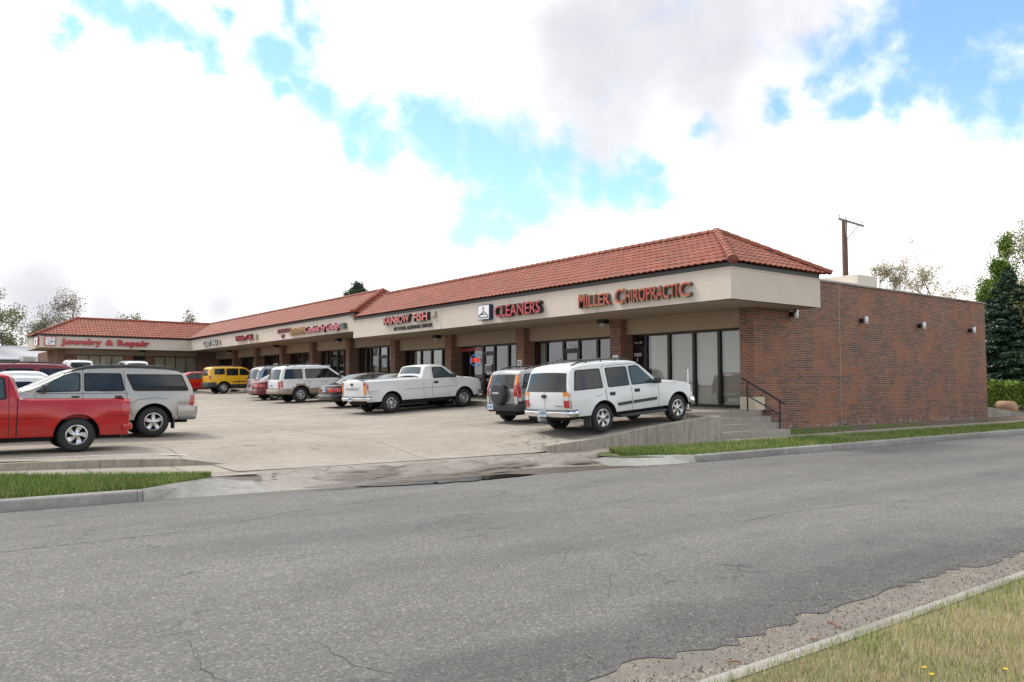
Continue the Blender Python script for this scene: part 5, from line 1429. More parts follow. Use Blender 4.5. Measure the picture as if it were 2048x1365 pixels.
# silver small SUV with spare wheel
CUV = dict(w=.89, WB=2.62, R=.335, Ra=.40, rimR=.20, rim=SP5, sill=.36, zb=1.06, tum=.20, paint=SILV, clad=PLA, zclad=.70, archclad=.07, tf=.14, tr=.09,
    top=[(-.74, .42), (-.78, 1.02), (-.60, 1.54), (-.50, 1.61), (.2, 1.66), (1.0, 1.64), (1.3, 1.58), (2.0, 1.10), (2.3, 1.04), (3.0, .94), (3.22, .84), (3.27, .66), (3.25, .42)],
    glass=[[(-.58, 1.11), (.02, 1.11), (.02, 1.49), (-.42, 1.49)], [(.12, 1.11), (.88, 1.11), (.88, 1.49), (.12, 1.49)], [(.98, 1.11), (1.82, 1.11), (1.76, 1.18), (1.3, 1.49), (.98, 1.49)]],
    ws=((1.33, 1.56), (1.97, 1.13)), rg=((-.75, 1.08), (-.62, 1.50)), rgk=.82, tail=[('', .70, .80, .10, .86, CLR), ('', .80, 1.12, .10, .86, TAIL), ('', 1.12, 1.24, .08, .87, TAIL), ('', 1.24, 1.52, .06, .88, AMB)], head=[(.68, .84, .2)],
    rb=(.40, .62, .10, .42, PLA), fb=(.36, .6, .08, .4, PLA), lines=[[(.07, .5), (.07, 1.55)], [(.93, .42), (.93, 1.56)], [(1.95, .45), (1.9, 1.1)]], handles=[(.2, .93), (1.1, .93)], mirror=(1.75, 1.08), rack=(-.3, 1.1, 1.6, (), PLA), plate=(.52, .45, .3, 'KS 402', -.905))
root, c = make_car(CUV, 'parked_suv', 'small silver SUV with black spare wheel cover on its tailgate, between two white vehicles', 'SUV', (15.45, 19.0), 0)
q = MB(); q.lathe([(0, -.085), (.2, -.085), (.30, -.07), (.325, -.03), (.33, .06), (.3, .11), (0, .115)], 'x', 32, c=(-.955, -.05, .92)); sp_ = q.build('spare_wheel', PLA, root, smooth=30)
text('lettering', 'HONDA', .06, .34, [M['white']], .004, sp_, (R(90), 0, R(-90)), (-1.042, .12, .93), .02)
q = MB(); q.box(-.72, -.0, -.77, .77, 1.668, 1.672); 
# white pickup
PKP = dict(w=.99, WB=3.37, R=.375, Ra=.46, rimR=.205, rim=SP7, sill=.46, zb=1.22, tum=.26, paint=WHITE, tf=.14, tr=.03,
    top=[(-1.05, .55), (-1.06, 1.26), (-1.0, 1.27), (1.38, 1.29), (1.42, 1.35), (1.56, 1.67), (1.66, 1.72), (2.1, 1.75), (2.5, 1.71), (3.02, 1.29), (3.2, 1.23), (3.8, 1.18), (4.2, 1.08), (4.30, .96), (4.34, .7), (4.33, .55)],
    glass=[[(1.94, 1.24), (2.82, 1.24), (2.80, 1.32), (2.38, 1.64), (1.94, 1.64)]], clear=(0,), bed=(-.98, 1.37, 1.27, .80),
    ws=((2.53, 1.69), (3.0, 1.33)), rg=((1.46, 1.38), (1.56, 1.65)), rgk=.86, rgdark=0, tail=[('', .80, .90, .09, .88, CLR), ('', .90, .98, .09, .88, AMB), ('', .98, 1.2, .09, .88, TAIL)], head=[(.78, .98, .12)],
    rb=(.50, .66, .15, .2, M['chrome']), bpad=1, fb=(.42, .66, .08, .26, M['chrome']), lines=[[(1.44, .5), (1.44, 1.3)], [(1.84, .5), (1.84, 1.72)], [(2.96, .5), (2.98, 1.2)], [(1.84, 1.73), (2.4, 1.74), (2.95, 1.28)], [(-.55, .86), (-.95, .86)], [(.55, .86), (1.84, .86), (2.9, .88)]],
    rlines=[(-.86, (-1.06, .8), (-1.06, 1.25)), (.86, (-1.06, .8), (-1.06, 1.25))], handles=[(2.02, 1.06)], hpocket=1, mirror=(2.78, 1.24), plate=(.58, .0, .3, 'TDK 816'))
root, c = make_car(PKP, 'parked_pickup', 'white single cab pickup with chrome step bumper, parked in the middle row', 'pickup truck', (14.75, 27.0), 2)
text('lettering', 'CHEVROLET', .10, 1.1, [PLG], .004, root, (R(90), 0, R(-90)), (-1.145, .55, .90), 0, 0, 0, 1.3)
q = MB(); bevelbox(q, -1.165, -1.1, -.09, .09, 1.08, 1.17, .02); q.build('tailgate_handle', PLA, root)
q = MB(); q.box(-1.09, -1.0, -.82, .82, 1.265, 1.285); q.build('tailgate_cap', PLA, root)
# black sedan
def sedan(paint_, w=.89, h=1.43, WB=2.71, **k):
    d = dict(w=w, WB=WB, R=.315, Ra=.375, rimR=.195, rim=SP7, sill=.30, zb=.93, tum=.40, paint=paint_, tf=.2, tr=.14, edge=.045,
        top=[(-1.02, .38), (-1.06, .72), (-1.02, .90), (-.92, .965), (-.45, .99), (.22, 1.36), (.55, h - .02), (1.1, h), (1.55, h - .04), (2.28, .98), (2.5, .93), (3.2, .82), (3.48, .7), (3.56, .55), (3.54, .36)],
        glass=[[(-.05, .99), (.78, .97), (.78, 1.33), (.42, 1.32)], [(.86, .97), (1.95, .97), (1.9, 1.03), (1.45, 1.33), (.86, 1.34)]],
        ws=((1.6, h - .06), (2.25, 1.02)), rg=((-.36, 1.03), (.2, 1.33)), rgk=.86, rgdark=0, tail=[('', .68, .86, .30, .52, TAIL)], head=[(.56, .72, .3)],
        rb=(.34, .60, .09, .5, paint_), fb=(.28, .54, .08, .5, paint_), lines=[[(.0, .62), (.1, .9), (.3, .97)], [(.82, .32), (.82, 1.36)], [(2.2, .35), (2.2, .92)]], handles=[(.3, .82), (1.1, .82)], hmat=paint_, mirror=(1.85, .95), mmat=paint_, plate=(.77, 0, .3, 'RNC 073', -1.14))
    d.update(k); return d
root, c = make_car(sedan(BLK), 'parked_sedan', 'black sedan with wide red tail lamps just left of the white pickup', 'car', (15.5, 31.4), 0)
root, c = make_car(sedan(BLK), 'parked_sedan', 'dark sedan mostly hidden behind the bed of the white pickup', 'car', (16.1, 29.3), 0)
# white and tan SUV
EXP = dict(w=.93, WB=2.89, R=.375, Ra=.455, rimR=.205, rim=SP6, sill=.42, zb=1.12, tum=.22, paint=WHITE, clad=TAN, zclad=.68, archclad=.075, tf=.14, tr=.08,
    top=[(-.98, .55), (-1.02, 1.08), (-.86, 1.60), (-.74, 1.72), (-.3, 1.77), (.5, 1.79), (1.2, 1.77), (1.55, 1.68), (2.2, 1.22), (2.4, 1.16), (3.2, 1.06), (3.5, .96), (3.58, .8), (3.56, .52)],
    glass=[[(-.80, 1.17), (.10, 1.17), (.10, 1.60), (-.66, 1.60)], [(.30, 1.17), (1.05, 1.17), (1.05, 1.60), (.30, 1.60)], [(1.13, 1.17), (2.0, 1.17), (1.96, 1.24), (1.48, 1.60), (1.13, 1.60)]],
    ws=((1.58, 1.66), (2.16, 1.26)), rg=((-.99, 1.16), (-.86, 1.6)), rgk=.93, tail=[('', .76, 1.06, .12, .82, TAIL)], head=[(.74, .92, .2)],
    rb=(.44, .66, .12, .3, TAN), fb=(.4, .66, .08, .3, TAN), lines=[[(.2, .5), (.2, 1.68)], [(1.09, .46), (1.09, 1.68)], [(2.12, .5), (2.15, 1.15)]], handles=[(.42, .98), (1.28, .98)], hmat=SIL, mirror=(1.95, 1.14), board=[(.5, 2.3, .36, .16)], rack=(-.6, 1.2, 1.72, (-.35, .7), PLA), plate=(.84, .12, .3, 'VGN 251', -1.10))
root, c = make_car(EXP, 'parked_suv', 'white SUV with tan lower trim and black roof rails in the middle of the row', 'SUV', (15.4, 37.3), 0)
# maroon sedan, silver van
root, c = make_car(sedan(MARC, h=1.40, top=[(-.82, .38), (-.86, .72), (-.82, .90), (-.74, .965), (-.45, .99), (.22, 1.34), (.55, 1.38), (1.1, 1.40), (1.55, 1.36), (2.28, .98), (2.5, .93), (3.2, .82), (3.48, .7), (3.56, .55), (3.54, .36)], plate=(.62, 0, .3, 'RBX 118', -.97)), 'parked_sedan', 'maroon sedan tucked between the silver van and the white and tan SUV', 'car', (15.5, 41.0), 0)
VAN = dict(w=.97, WB=3.03, R=.335, Ra=.40, rimR=.195, rim=SP5, sill=.34, zb=1.08, tum=.24, paint=SILV, tf=.18, tr=.10, edge=.05,
    top=[(-.95, .42), (-1.0, 1.0), (-.84, 1.50), (-.68, 1.68), (-.2, 1.74), (.8, 1.76), (1.5, 1.70), (1.9, 1.55), (2.7, 1.08), (3.3, .92), (3.62, .78), (3.72, .6), (3.7, .4)],
    glass=[[(-.7, 1.14), (.12, 1.14), (.12, 1.58), (-.5, 1.56)], [(.22, 1.14), (1.2, 1.14), (1.2, 1.60), (.22, 1.60)], [(1.28, 1.14), (2.3, 1.14), (1.75, 1.50), (1.6, 1.57), (1.28, 1.60)]],
    ws=((1.95, 1.52), (2.66, 1.11)), rg=((-.97, 1.10), (-.82, 1.55)), rgk=.88, tail=[('', .86, 1.02, .32, .70, TAIL)], head=[(.64, .78, .25)],
    rb=(.36, .58, .10, .4, SILV), fb=(.3, .55, .08, .4, SILV), lines=[[(.17, .4), (.17, 1.64)], [(1.24, .38), (1.24, 1.64)]], handles=[(1.1, .95), (1.45, .95)], mirror=(2.2, 1.12), rack=(-.5, 1.2, 1.68, (), PLA), plate=(.72, 0, .3, 'UBH 660', -1.12))
root, c = make_car(VAN, 'parked_van', 'silver minivan with rounded tail behind the maroon sedan', 'van', (16.6, 43.9), 0)
# yellow SUV
XT = dict(w=.92, WB=2.70, R=.37, Ra=.46, rimR=.20, rim=SP6, sill=.44, zb=1.18, tum=.16, paint=YEL, clad=PLA, zclad=.60, archclad=.0, tf=.12, tr=.06,
    top=[(-.86, .52), (-.90, 1.15), (-.84, 1.66), (-.74, 1.74), (-.3, 1.76), (.35, 1.76), (1.3, 1.72), (1.5, 1.66), (2.1, 1.24), (2.3, 1.18), (3.1, 1.10), (3.3, 1.0), (3.38, .8), (3.36, .52)],
    glass=[[(-.56, 1.28), (.06, 1.28), (.06, 1.62), (-.54, 1.62)], [(.24, 1.20), (.95, 1.20), (.95, 1.62), (.22, 1.62), (.22, 1.28)], [(1.1, 1.20), (1.92, 1.20), (1.88, 1.26), (1.42, 1.60), (1.1, 1.60)]],
    ws=((1.53, 1.64), (2.07, 1.28)), rg=((-.88, 1.24), (-.84, 1.60)), rgk=.72, tail=[('', .92, 1.18, .07, .90, TAIL)], head=[(.8, .98, .15)],
    rb=(.44, .76, .12, .42, PLA), fb=(.42, .7, .08, .4, PLA), lines=[[(.14, .62), (.14, 1.66)], [(1.03, .46), (1.03, 1.68)], [(2.0, .5), (2.02, 1.15)]], handles=[(1.2, 1.04)], hmat=YEL, mirror=(1.88, 1.2), mould=[[(.62, .72), (1.9, .74), (1.9, .81), (.58, .79)]], rack=(-.65, 1.2, 1.7, (-.4, .4), PLA), board=[(.5, 2.2, .38, .1)])
root, c = make_car(XT, 'parked_suv', 'bright yellow SUV with black roof rack near the inner corner of the shops', 'SUV', (17.0, 54.2), 0)
RSUV = dict(XT); RSUV.update(paint=REDC)
root, c = make_car(sedan(REDC, h=1.45), 'parked_sedan', 'red car with a sloping tail behind the yellow SUV', 'car', (15.4, 57.4), 0)
q = MB(); q.tube([(-1.2, .2, 1.0), (-1.22, .2, 1.9)], .03, 6); q.tube([(-1.2, -.2, .5), (-1.2, .2, 1.35)], .04, 6); q.tube([(-1.25, -.25, .95), (-1.25, .3, .95)], .05, 6); q.build('bike_rack', PLA, root)
root, c = make_car(sedan(SILV, h=1.46), 'parked_sedan', 'silver sedan left of the red car, facing the shops', 'car', (14.3, 61.0), 0)
root, c = make_car(VAN | dict(paint=GRN), 'parked_van', 'dark grey van facing the shops at the far corner of the lot', 'van', (13.9, 64.5), 0)
root, c = make_car(VAN | dict(paint=WHITE), 'parked_van', 'white van in front of the end wing window, only its roof showing', 'van', (11.2, 66.5, 1.95), 90)
root, c = make_car(VAN | dict(paint=WHITE), 'parked_van', 'white van in front of the end wing dark door, only its roof showing', 'van', (15.0, 66.5, 1.95), 90)
# left row: facing away from the shops' street side
S10 = dict(w=.86, WB=2.75, R=.35, Ra=.425, rimR=.20, rim=SW5, sill=.33, zb=1.06, tum=.26, paint=REDC, tf=.14, tr=.03,
    top=[(-.98, .36), (-1.0, 1.04), (-.95, 1.06), (.98, 1.08), (1.02, 1.12), (1.14, 1.50), (1.24, 1.57), (1.7, 1.60), (2.1, 1.56), (2.65, 1.10), (2.8, 1.06), (3.3, 1.0), (3.58, .92), (3.66, .75), (3.64, .5)],
    glass=[[(1.26, 1.10), (2.42, 1.10), (2.38, 1.16), (2.0, 1.49), (1.30, 1.49)]], clear=(0,), bed=(-.93, .97, 1.06, .66),
    ws=((2.13, 1.54), (2.62, 1.14)), rg=((1.06, 1.16), (1.16, 1.49)), rgk=.86, rgdark=0, tail=[('', .76, .98, .17, .86, TAIL)], head=[(.72, .88, .12)],
    rb=(.42, .56, .10, .14, REDC), fb=(.4, .6, .08, .26, REDC), lines=[[(1.05, .35), (1.04, 1.1)], [(1.06, .35), (1.05, 1.1)], [(1.18, .35), (1.2, 1.5)], [(2.5, .35), (2.52, 1.05)], [(-.5, .72), (-.9, .72)], [(.5, .70), (2.5, .72)]], handles=[(1.42, .93)], mirror=(2.38, 1.12), mmat=REDC)
root, c = make_car(S10, 'parked_pickup', 'bright red compact pickup cut off by the left edge, nearest the low wall', 'pickup truck', (2.84, 18.4), 180)
TB = dict(w=.95, WB=3.28, R=.385, Ra=.475, rimR=.225, rim=SP5, sill=.44, zb=1.17, tum=.24, paint=PEWT, tf=.14, tr=.10,
    top=[(-.98, .60), (-1.04, 1.10), (-.82, 1.60), (-.64, 1.71), (-.2, 1.75), (.6, 1.77), (1.5, 1.74), (1.95, 1.65), (2.75, 1.24), (2.95, 1.18), (3.6, 1.08), (3.95, .96), (4.02, .75), (4.0, .5)],
    glass=[[(-.84, 1.20), (.46, 1.20), (.63, 1.58), (-.66, 1.58)], [(.72, 1.20), (1.58, 1.19), (1.58, 1.60), (.80, 1.60)], [(1.72, 1.19), (2.62, 1.17), (2.58, 1.22), (2.1, 1.53), (1.85, 1.60), (1.72, 1.60)]], clear=(2,),
    ws=((1.98, 1.66), (2.72, 1.27)), rg=((-1.06, 1.18), (-.87, 1.60)), rgk=.9, tail=[('', .80, 1.06, .11, .82, TAIL)], head=[(.74, .92, .2)],
    rb=(.50, .79, .11, .46, PEWT), fb=(.4, .68, .08, .4, PEWT), lines=[[(.5, .55), (.62, .9), (.68, 1.2), (.72, 1.68)], [(1.64, .46), (1.64, 1.70)], [(2.62, .5), (2.66, 1.14)], [(-1.08, .86), (-.55, .86)], [(-.35, .96), (0, 1.0), (.4, .95), (.55, .86)], [(.6, 1.12), (2.6, 1.12)]], handles=[(.84, 1.04), (1.8, 1.04)], mirror=(2.45, 1.18), plate=(.9, 0, .3, 'WKT 390', -1.17), flap=1)
root, c = make_car(TB, 'parked_suv', 'pewter beige SUV with thick black roof rails, parked behind the red pickup', 'SUV', (5.15, 22.05), 180)
q = MB()
for sg in (-1, 1):
    rows = []
    for i in range(13):
        t_ = i / 12; x = lerp(-.72, 2.05, t_); e = min(1, t_ * 8, (1 - t_) * 5)
        zt_ = pl([(-.82, 1.60), (-.64, 1.71), (-.2, 1.75), (.6, 1.77), (1.5, 1.74), (1.95, 1.65), (2.2, 1.5)], x)
        y = .95 - .035 - (zt_ - 1.2) * .24 - .05
        rows.append([(x, sg * (y + .03), zt_ - .03), (x, sg * (y + .02), zt_ + .01 + .06 * e), (x, sg * (y - .05), zt_ + .01 + .07 * e), (x, sg * (y - .08), zt_ + .0)])
    q.grid(rows)
q.build('roof_rail', PLA, root, smooth=50)
q = MB(); c.bumper(q, True, .42, .52, .07, .42); q.build('bumper_valance', PLG, root, smooth=40)
root, c = make_car(sedan(WHITE, h=1.5), 'parked_sedan', 'white sedan with a curved roof just behind the red pickup cab', 'car', (3.6, 25.0), 180)
root, c = make_car(sedan(WHITE, h=1.62), 'parked_sedan', 'taller white car with its roofline above the first white sedan', 'car', (3.9, 27.9), 180)
RSU = dict(SUV); RSU.update(paint=DRED, w=.95)
root, c = make_car(RSU, 'parked_suv', 'dark red SUV with roof rack behind the white cars on the left', 'SUV', (3.75, 31.5), 180)
root, c = make_car(EXP | dict(paint=WHITE), 'parked_suv', 'white SUV farther back behind the dark red SUV, roof and rails showing', 'SUV', (2.6, 44, 1.55), 180)
root, c = make_car(sedan(SILV), 'parked_sedan', 'pale sedan at the wing corner, left of the brick pier', 'car', (7.7, 64.0, 2.05), 180)
# ================================================================= vegetation and background
def leafmat(name, col, var=.35):
    m, t, b = newmat(name)
    g = N(t, 'ShaderNodeNewGeometry'); oi = noise(t, g.outputs[0], .9, 4, .6)
    rnd = N(t, 'ShaderNodeTexWhiteNoise'); rnd.noise_dimensions = '1D'; t.links.new(g.outputs['Random Per Island'], rnd.inputs['W'])
    k = math_(t, 'MULTIPLY', math_(t, 'MULTIPLY_ADD', rnd.outputs['Value'], 2 * var, 1 - var), math_(t, 'MULTIPLY_ADD', oi, .5, .75))
    t.links.new(mixc(t, 1.0, col, k, 'MULTIPLY'), b.inputs['Base Color']); b.inputs['Roughness'].default_value = .65; b.inputs['Specular IOR Level'].default_value = .25
    b.inputs['Subsurface Weight'].default_value = 0
    return m
BARK = mat('bark', (.11, .085, .07), .95, var=.3, vs=3); BARKP = mat('bark_pale', (.26, .21, .165), .95, var=.3, vs=3)
LF = {'spring': leafmat('leaf_spring', (.16, .26, .045)), 'olive': leafmat('leaf_olive', (.16, .17, .05)), 'blossom': leafmat('leaf_blossom', (.58, .50, .34)), 'spruce_light': leafmat('needle_spruce_light', (.11, .17, .125), .5), 'spruce': leafmat('needle_spruce', (.055, .10, .068), .55), 'pine': leafmat('needle_pine', (.04, .075, .03), .45), 'grey': leafmat('leaf_grey', (.30, .255, .22)), 'hedge': leafmat('leaf_hedge', (.14, .20, .025), .5), 'yellow': leafmat('leaf_yellow', (.33, .32, .07)), 'brown': leafmat('leaf_brown', (.20, .15, .07))}
def leaf_quads(pos, size, r_, flat=0.0, aspect=.6):
    """pos (n,3) -> quads randomly turned"""
    n = len(pos); a = r_.normal(size=(n, 3)); a[:, 2] *= (1 - flat); a /= np.linalg.norm(a, axis=1)[:, None] + 1e-9
    b = r_.normal(size=(n, 3)); b -= (b * a).sum(1)[:, None] * a; b /= np.linalg.norm(b, axis=1)[:, None] + 1e-9
    s_ = size * r_.uniform(.55, 1.35, n)[:, None]
    a = a * s_ / 2; b = b * s_ * aspect / 2
    return np.stack([pos - a * .9 - b * .5, pos - b * 1.0 + a * .1, pos + a, pos + b], 1).reshape(-1, 3)
def make_tree(name, label, base, h, r0, spread, mats, nleaf, lsize, seed, bark, up=.55, levels=4, first=.28, cluster=.35, group=None, twigs=1.0, width=1.0):
    rr_ = random.Random(seed); nr = np.random.default_rng(seed)
    root = thing(name, label, 'tree', base, group=group)
    q = MB(); tips = []
    def grow(p, d, Ln, rad, lv):
        n = 4; pts = [p]; rads = [rad]; dd = d.copy()
        for i in range(n):
            dd = (dd + Vector((rr_.gauss(0, .16), rr_.gauss(0, .16), rr_.gauss(0, .10) + .05 * up))).normalized()
            p = p + dd * (Ln / n); pts.append(p); rads.append(max(.006, rad * (1 - .62 * (i + 1) / n)))
        q.tube(pts, rads, 7 if lv == 0 else (5 if lv == 1 else 3), cap=False)
        if lv >= levels - 1:
            tips.extend(pts[1:]); return
        k = rr_.randint(4, 6) if lv == 0 else rr_.randint(3, 5)
        for j in range(k):
            t_ = (first + (1 - first) * (j + rr_.random()) / k) if lv == 0 else rr_.uniform(.25, 1)
            i = min(n - 1, int(t_ * n)); b = pts[i].lerp(pts[i + 1], t_ * n - i)
            az = rr_.uniform(0, 2 * math.pi); out = Vector((math.cos(az), math.sin(az), 0)) * width
            nd = (dd * rr_.uniform(.35, .8) + out * rr_.uniform(.5, 1.0) + Vector((0, 0, up * rr_.uniform(.3, 1)))).normalized()
            grow(b, nd, Ln * rr_.uniform(.42, .68) * (1.0 if lv else spread), rads[i] * .58, lv + 1)
        tips.extend(pts[-2:]) if lv >= levels - 2 else None
    grow(Vector((0, 0, -.4)), Vector((0, 0, 1)), h * .86, r0, 0)
    q.build('trunk', bark, root)
    T = np.array([tuple(t_) for t_ in tips])
    if nleaf:
        idx = nr.integers(0, len(T), nleaf); pos = T[idx] + nr.normal(scale=cluster, size=(nleaf, 3))
        mesh_np('crown', leaf_quads(pos, lsize, nr), 4, [LF[m_] for m_ in mats], root)
    return root
def make_conifer(name, label, base, h, rb, mats, n, seed, size=.32, droop=.35, trunk=.22, start=.6):
    nr = np.random.default_rng(seed); root = thing(name, label, 'tree', base)
    q = MB(); q.tube([(0, 0, -.3), (0, 0, h * .97)], [trunk, .03], 8)
    rr_ = random.Random(seed); P_ = []
    nb = int(h * 13)
    for i in range(nb):
        t_ = (i + rr_.random()) / nb; z = start + (h - start) * t_; rad = rb * (1 - t_) ** .8 * rr_.uniform(.78, 1.08) + .1
        az = i * 2.4 + rr_.uniform(-.4, .4); d = Vector((math.cos(az), math.sin(az), 0))
        pts = [Vector((0, 0, z)) + d * rad * s_ + Vector((0, 0, -droop * rad * s_ * (1.5 - s_ * 1.1))) for s_ in (0, .35, .7, 1)]
        q.tube(pts, [.035, .025, .015, .006], 3, cap=False)
        m_ = max(6, int(n / nb * (rad / rb) * 2.0)); side = Vector((-d.y, d.x, 0))
        for k in range(m_):
            s_ = rr_.random() ** .6; a = pts[0].lerp(pts[3], s_); a.z = Vector(pts[0]).z - droop * rad * s_ * (1.5 - s_ * 1.1)
            w_ = rad * .34 * (1 - s_ * .6)
            p = a + side * rr_.uniform(-w_, w_) + Vector((0, 0, rr_.uniform(-.16, .07)))
            P_.append(tuple(p + d * 0))
    q.build('trunk', BARK, root)
    pos = np.array(P_)
    mesh_np('crown', leaf_quads(pos, size, nr, .55, .35), 4, [LF[m_] for m_ in mats], root)
    return root
# right of the building
make_tree('blossom_tree', 'pale blossoming tree with bare twigs above the brick parapet, tallest of the pale ones', (75.2, 37.2, 1), 10.7, .3, .75, ['blossom', 'blossom', 'grey', 'olive'], 11000, .13, 11, BARKP, .75, 5, cluster=.22)
make_tree('blossom_tree', 'lower tan tree spreading right of the pale blossoming tree', (82.5, 38.4, 1), 10.3, .3, 1.05, ['blossom', 'grey', 'blossom'], 10000, .13, 15, BARKP, .5, 5, cluster=.25)
make_tree('blossom_tree', 'rightmost tan twiggy tree low behind the brick parapet', (86.0, 36.2, 1), 10.0, .3, .8, ['blossom', 'grey', 'blossom'], 9000, .13, 19, BARKP, .5, 5, cluster=.25)
for i, (x, y, h_) in enumerate(((63.3, 27.4, 9.8), (64.7, 26.4, 10.9))):
    make_tree('budding_tree', ['shorter bright green budding tree left of the dark spruce', 'taller upright green budding tree left of the dark spruce'][i], (x, y, 1), h_ + .8, .2, .42, ['spring', 'spring', 'hedge'], 14000, .16, 23 + i, BARK, 1.9, 4, .12, .22, width=.55)
make_tree('budding_tree', 'tall yellow-green tree at the right edge behind the spruce', (59.4, 21.6, 1), 9.9, .4, .62, ['olive', 'yellow', 'grey', 'spring'], 26000, .15, 31, BARK, .8, 5, .2, .34)
make_conifer('spruce_tree', 'dark blue-green spruce standing at the far corner of the brick wall', (52.8, 20.3, .6), 8.3, 3.5, ['spruce', 'spruce_light', 'pine'], 62000, 5, .30, .25)
make_conifer('spruce_tree', 'second dark spruce partly cut off by the right edge', (56.6, 17.9, .6), 8.0, 3.0, ['spruce', 'spruce_light', 'pine'], 42000, 8, .30, .3)
make_tree('budding_tree', 'bare branching shrub tree in front of the spruce with yellow buds', (51.8, 17.6, .6), 7.2, .14, .8, ['yellow', 'olive'], 5500, .11, 37, BARK, .9, 5, .15, .18)
# pine behind the far roof, and trees beyond the left wing
rt = thing('pine_tree', 'dark rounded pine crown rising above the tiled ridge near the roof step', 'tree', (40.5, 82.2, 1.5))
q = MB(); q.tube([(0, 0, 0), (0, 0, 11.6)], [.3, .08], 8); q.build('trunk', BARK, rt)
nr = np.random.default_rng(3); cs = []
for k in range(34):
    a = nr.uniform(0, 6.28); z = nr.uniform(8.6, 12.0); r_ = (1.75 * math.sqrt(max(0.02, 1 - ((z - 9.6) / 2.6) ** 2))) * nr.uniform(.3, 1); cs.append((r_ * math.cos(a), r_ * math.sin(a), z))
cs = np.array(cs); pos = cs[nr.integers(0, len(cs), 9000)] + nr.normal(scale=.2, size=(9000, 3)) * np.array([1, 1, .8])
mesh_np('crown', leaf_quads(pos, .17, nr), 4, [LF['pine'], LF['spruce']], rt)
LT = [('green budding tree with dark trunk at the left edge beside the grey building', (7.6, 97, 1.8), 8.0, ['olive', 'spring', 'brown'], 6500, 41, .8), ('thin grey-green tree between the left edge and the tiled wing', (11.6, 106, 1.8), 7.2, ['grey', 'olive'], 3800, 43, .7), ('bare grey twiggy tree behind the left slope of the tiled wing', (14.4, 112, 1.8), 8.4, ['grey', 'grey', 'brown'], 2600, 47, .7), ('bare tree showing over the wing ridge near its left end', (17.6, 113, 1.8), 9.6, ['grey', 'brown'], 3300, 53, .7),
      ('small budding treetop above the middle of the wing ridge', (21.6, 109, 1.8), 8.4, ['olive', 'grey'], 2800, 59, .7), ('faint bare treetop right of the middle of the wing ridge', (24.5, 108, 1.8), 8.2, ['grey'], 1800, 61, .6), ('treetop with a bent bare branch near the inner roof corner', (27.8, 105, 1.8), 8.5, ['olive', 'grey'], 2400, 67, .7), ('low treetop just visible over the far tiled slope', (36.0, 101, 1.8), 9.0, ['olive', 'brown'], 2500, 71, .6)]
for lab, b_, h_, ms, nl_, sd_, sp_ in LT:
    make_tree('bare_tree', lab, b_, h_ * .87, .22, sp_ + .15, ms, nl_, .19, sd_, BARK, .7, 5, .2, .3)
# houses past the wing
s = thing('office_building', 'low tan brick building with a broad pale grey roof at the left edge', 'building', (4.0, 92, 1.9))
q = MB(); q.box(-8, 9.5, 0, 9, -.3, 2.3); q.build('wall', mat('tan_brick', (.27, .19, .12), .9, var=.2, vs=2), s)
q = MB(); q.hexa([(-9, -1.4, 2.3), (10.5, -1.4, 2.3), (10.5, 10, 2.3), (-9, 10, 2.3)], [(-9, -1.4, 2.5), (10.5, -1.4, 2.5), (10.5, 4, 4.0), (-9, 4, 4.0)]); q.build('roof', mat('grey_metal_roof', (.46, .46, .48), .6), s)
q = MB(); q.box(-9, 10.5, -1.43, -1.401, 2.2, 2.42); q.build('gutter', M['band'], s)
for x in (-4.5, 2.2): q = MB(); q.box(x, x + 5, -.05, -.004, .7, 1.7); q.build('window', M['bronze'], s)
s = thing('siding_house', 'small white clapboard house seen between the grey roof and the brick wing', 'house', (8.9, 88, 1.9))
q = MB(); q.box(0, 3.5, 0, 5, -.3, 2.7); q.build('wall', mat('white_siding', (.60, .57, .52), .7), s)
q = MB()
for k in range(14): q.box(-.01, .9, -.03, -.002, .05 + k * .19, .07 + k * .19)
q.build('siding_shadow_lines', PLG, s)
for x in (.15, .52): q = MB(); q.box(x, x + .22, -.06, -.031, .8, 1.9); q.build('shutter', PLG, s)
q = MB(); q.box(1.0, 3.6, -1.6, -.1, 2.2, 2.4); q.build('porch_roof', M['white'], s)
for x in (1.15, 1.9): q = MB(); q.box(x, x + .12, -1.5, -1.38, -.3, 2.2); q.build('porch_post', M['white'], s)
# bank wall, hedge and stone at the right end
s = MB(); s.hexa([(39.5, 16.3, .1), (45.5, 16.3, .0), (45.5, 16.55, .0), (39.5, 16.55, .1)], [(39.5, 16.3, .90), (45.5, 16.3, .34), (45.5, 16.55, .34), (39.5, 16.55, .90)])
tag(s.build('sloping_wall', M['wallc']), 'low concrete wall sloping down from the far end of the brick wall', 'wall')
s = MB(); s.grid([[(39.5, 16.5, .6), (46, 16.5, .25), (60, 16.5, .25), (90, 16.5, .25)], [(39.5, 18, .75), (46, 18, .5), (60, 18, .4), (90, 18, .3)], [(39.5, 40, .9), (46, 40, .9), (60, 40, .9), (90, 40, .9)]])
structure(s.build('planting_bed', M['dirt'], smooth=80))
hd_ = thing('hedge', 'clipped yellow-green hedge right of the brick wall below the spruce', 'hedge', (45, 19.5, .6))
nr = np.random.default_rng(12); n = 26000
pos = nr.uniform(0, 1, (n, 3)); pos = np.stack([-4.6 + 20 * pos[:, 0], -1.0 + 2.2 * pos[:, 1], 1.42 * np.sqrt(pos[:, 2])], 1); pos[:, 2] += .08 * np.sin(pos[:, 0] * 2.3) + nr.normal(scale=.05, size=n)
sel = nr.random(n) < .75; pos[sel, 1] = -1.0 + nr.normal(scale=.14, size=sel.sum())
mesh_np('foliage', leaf_quads(pos, .15, nr), 4, [LF['hedge'], LF['spring'], LF['hedge']], hd_)
q = MB()
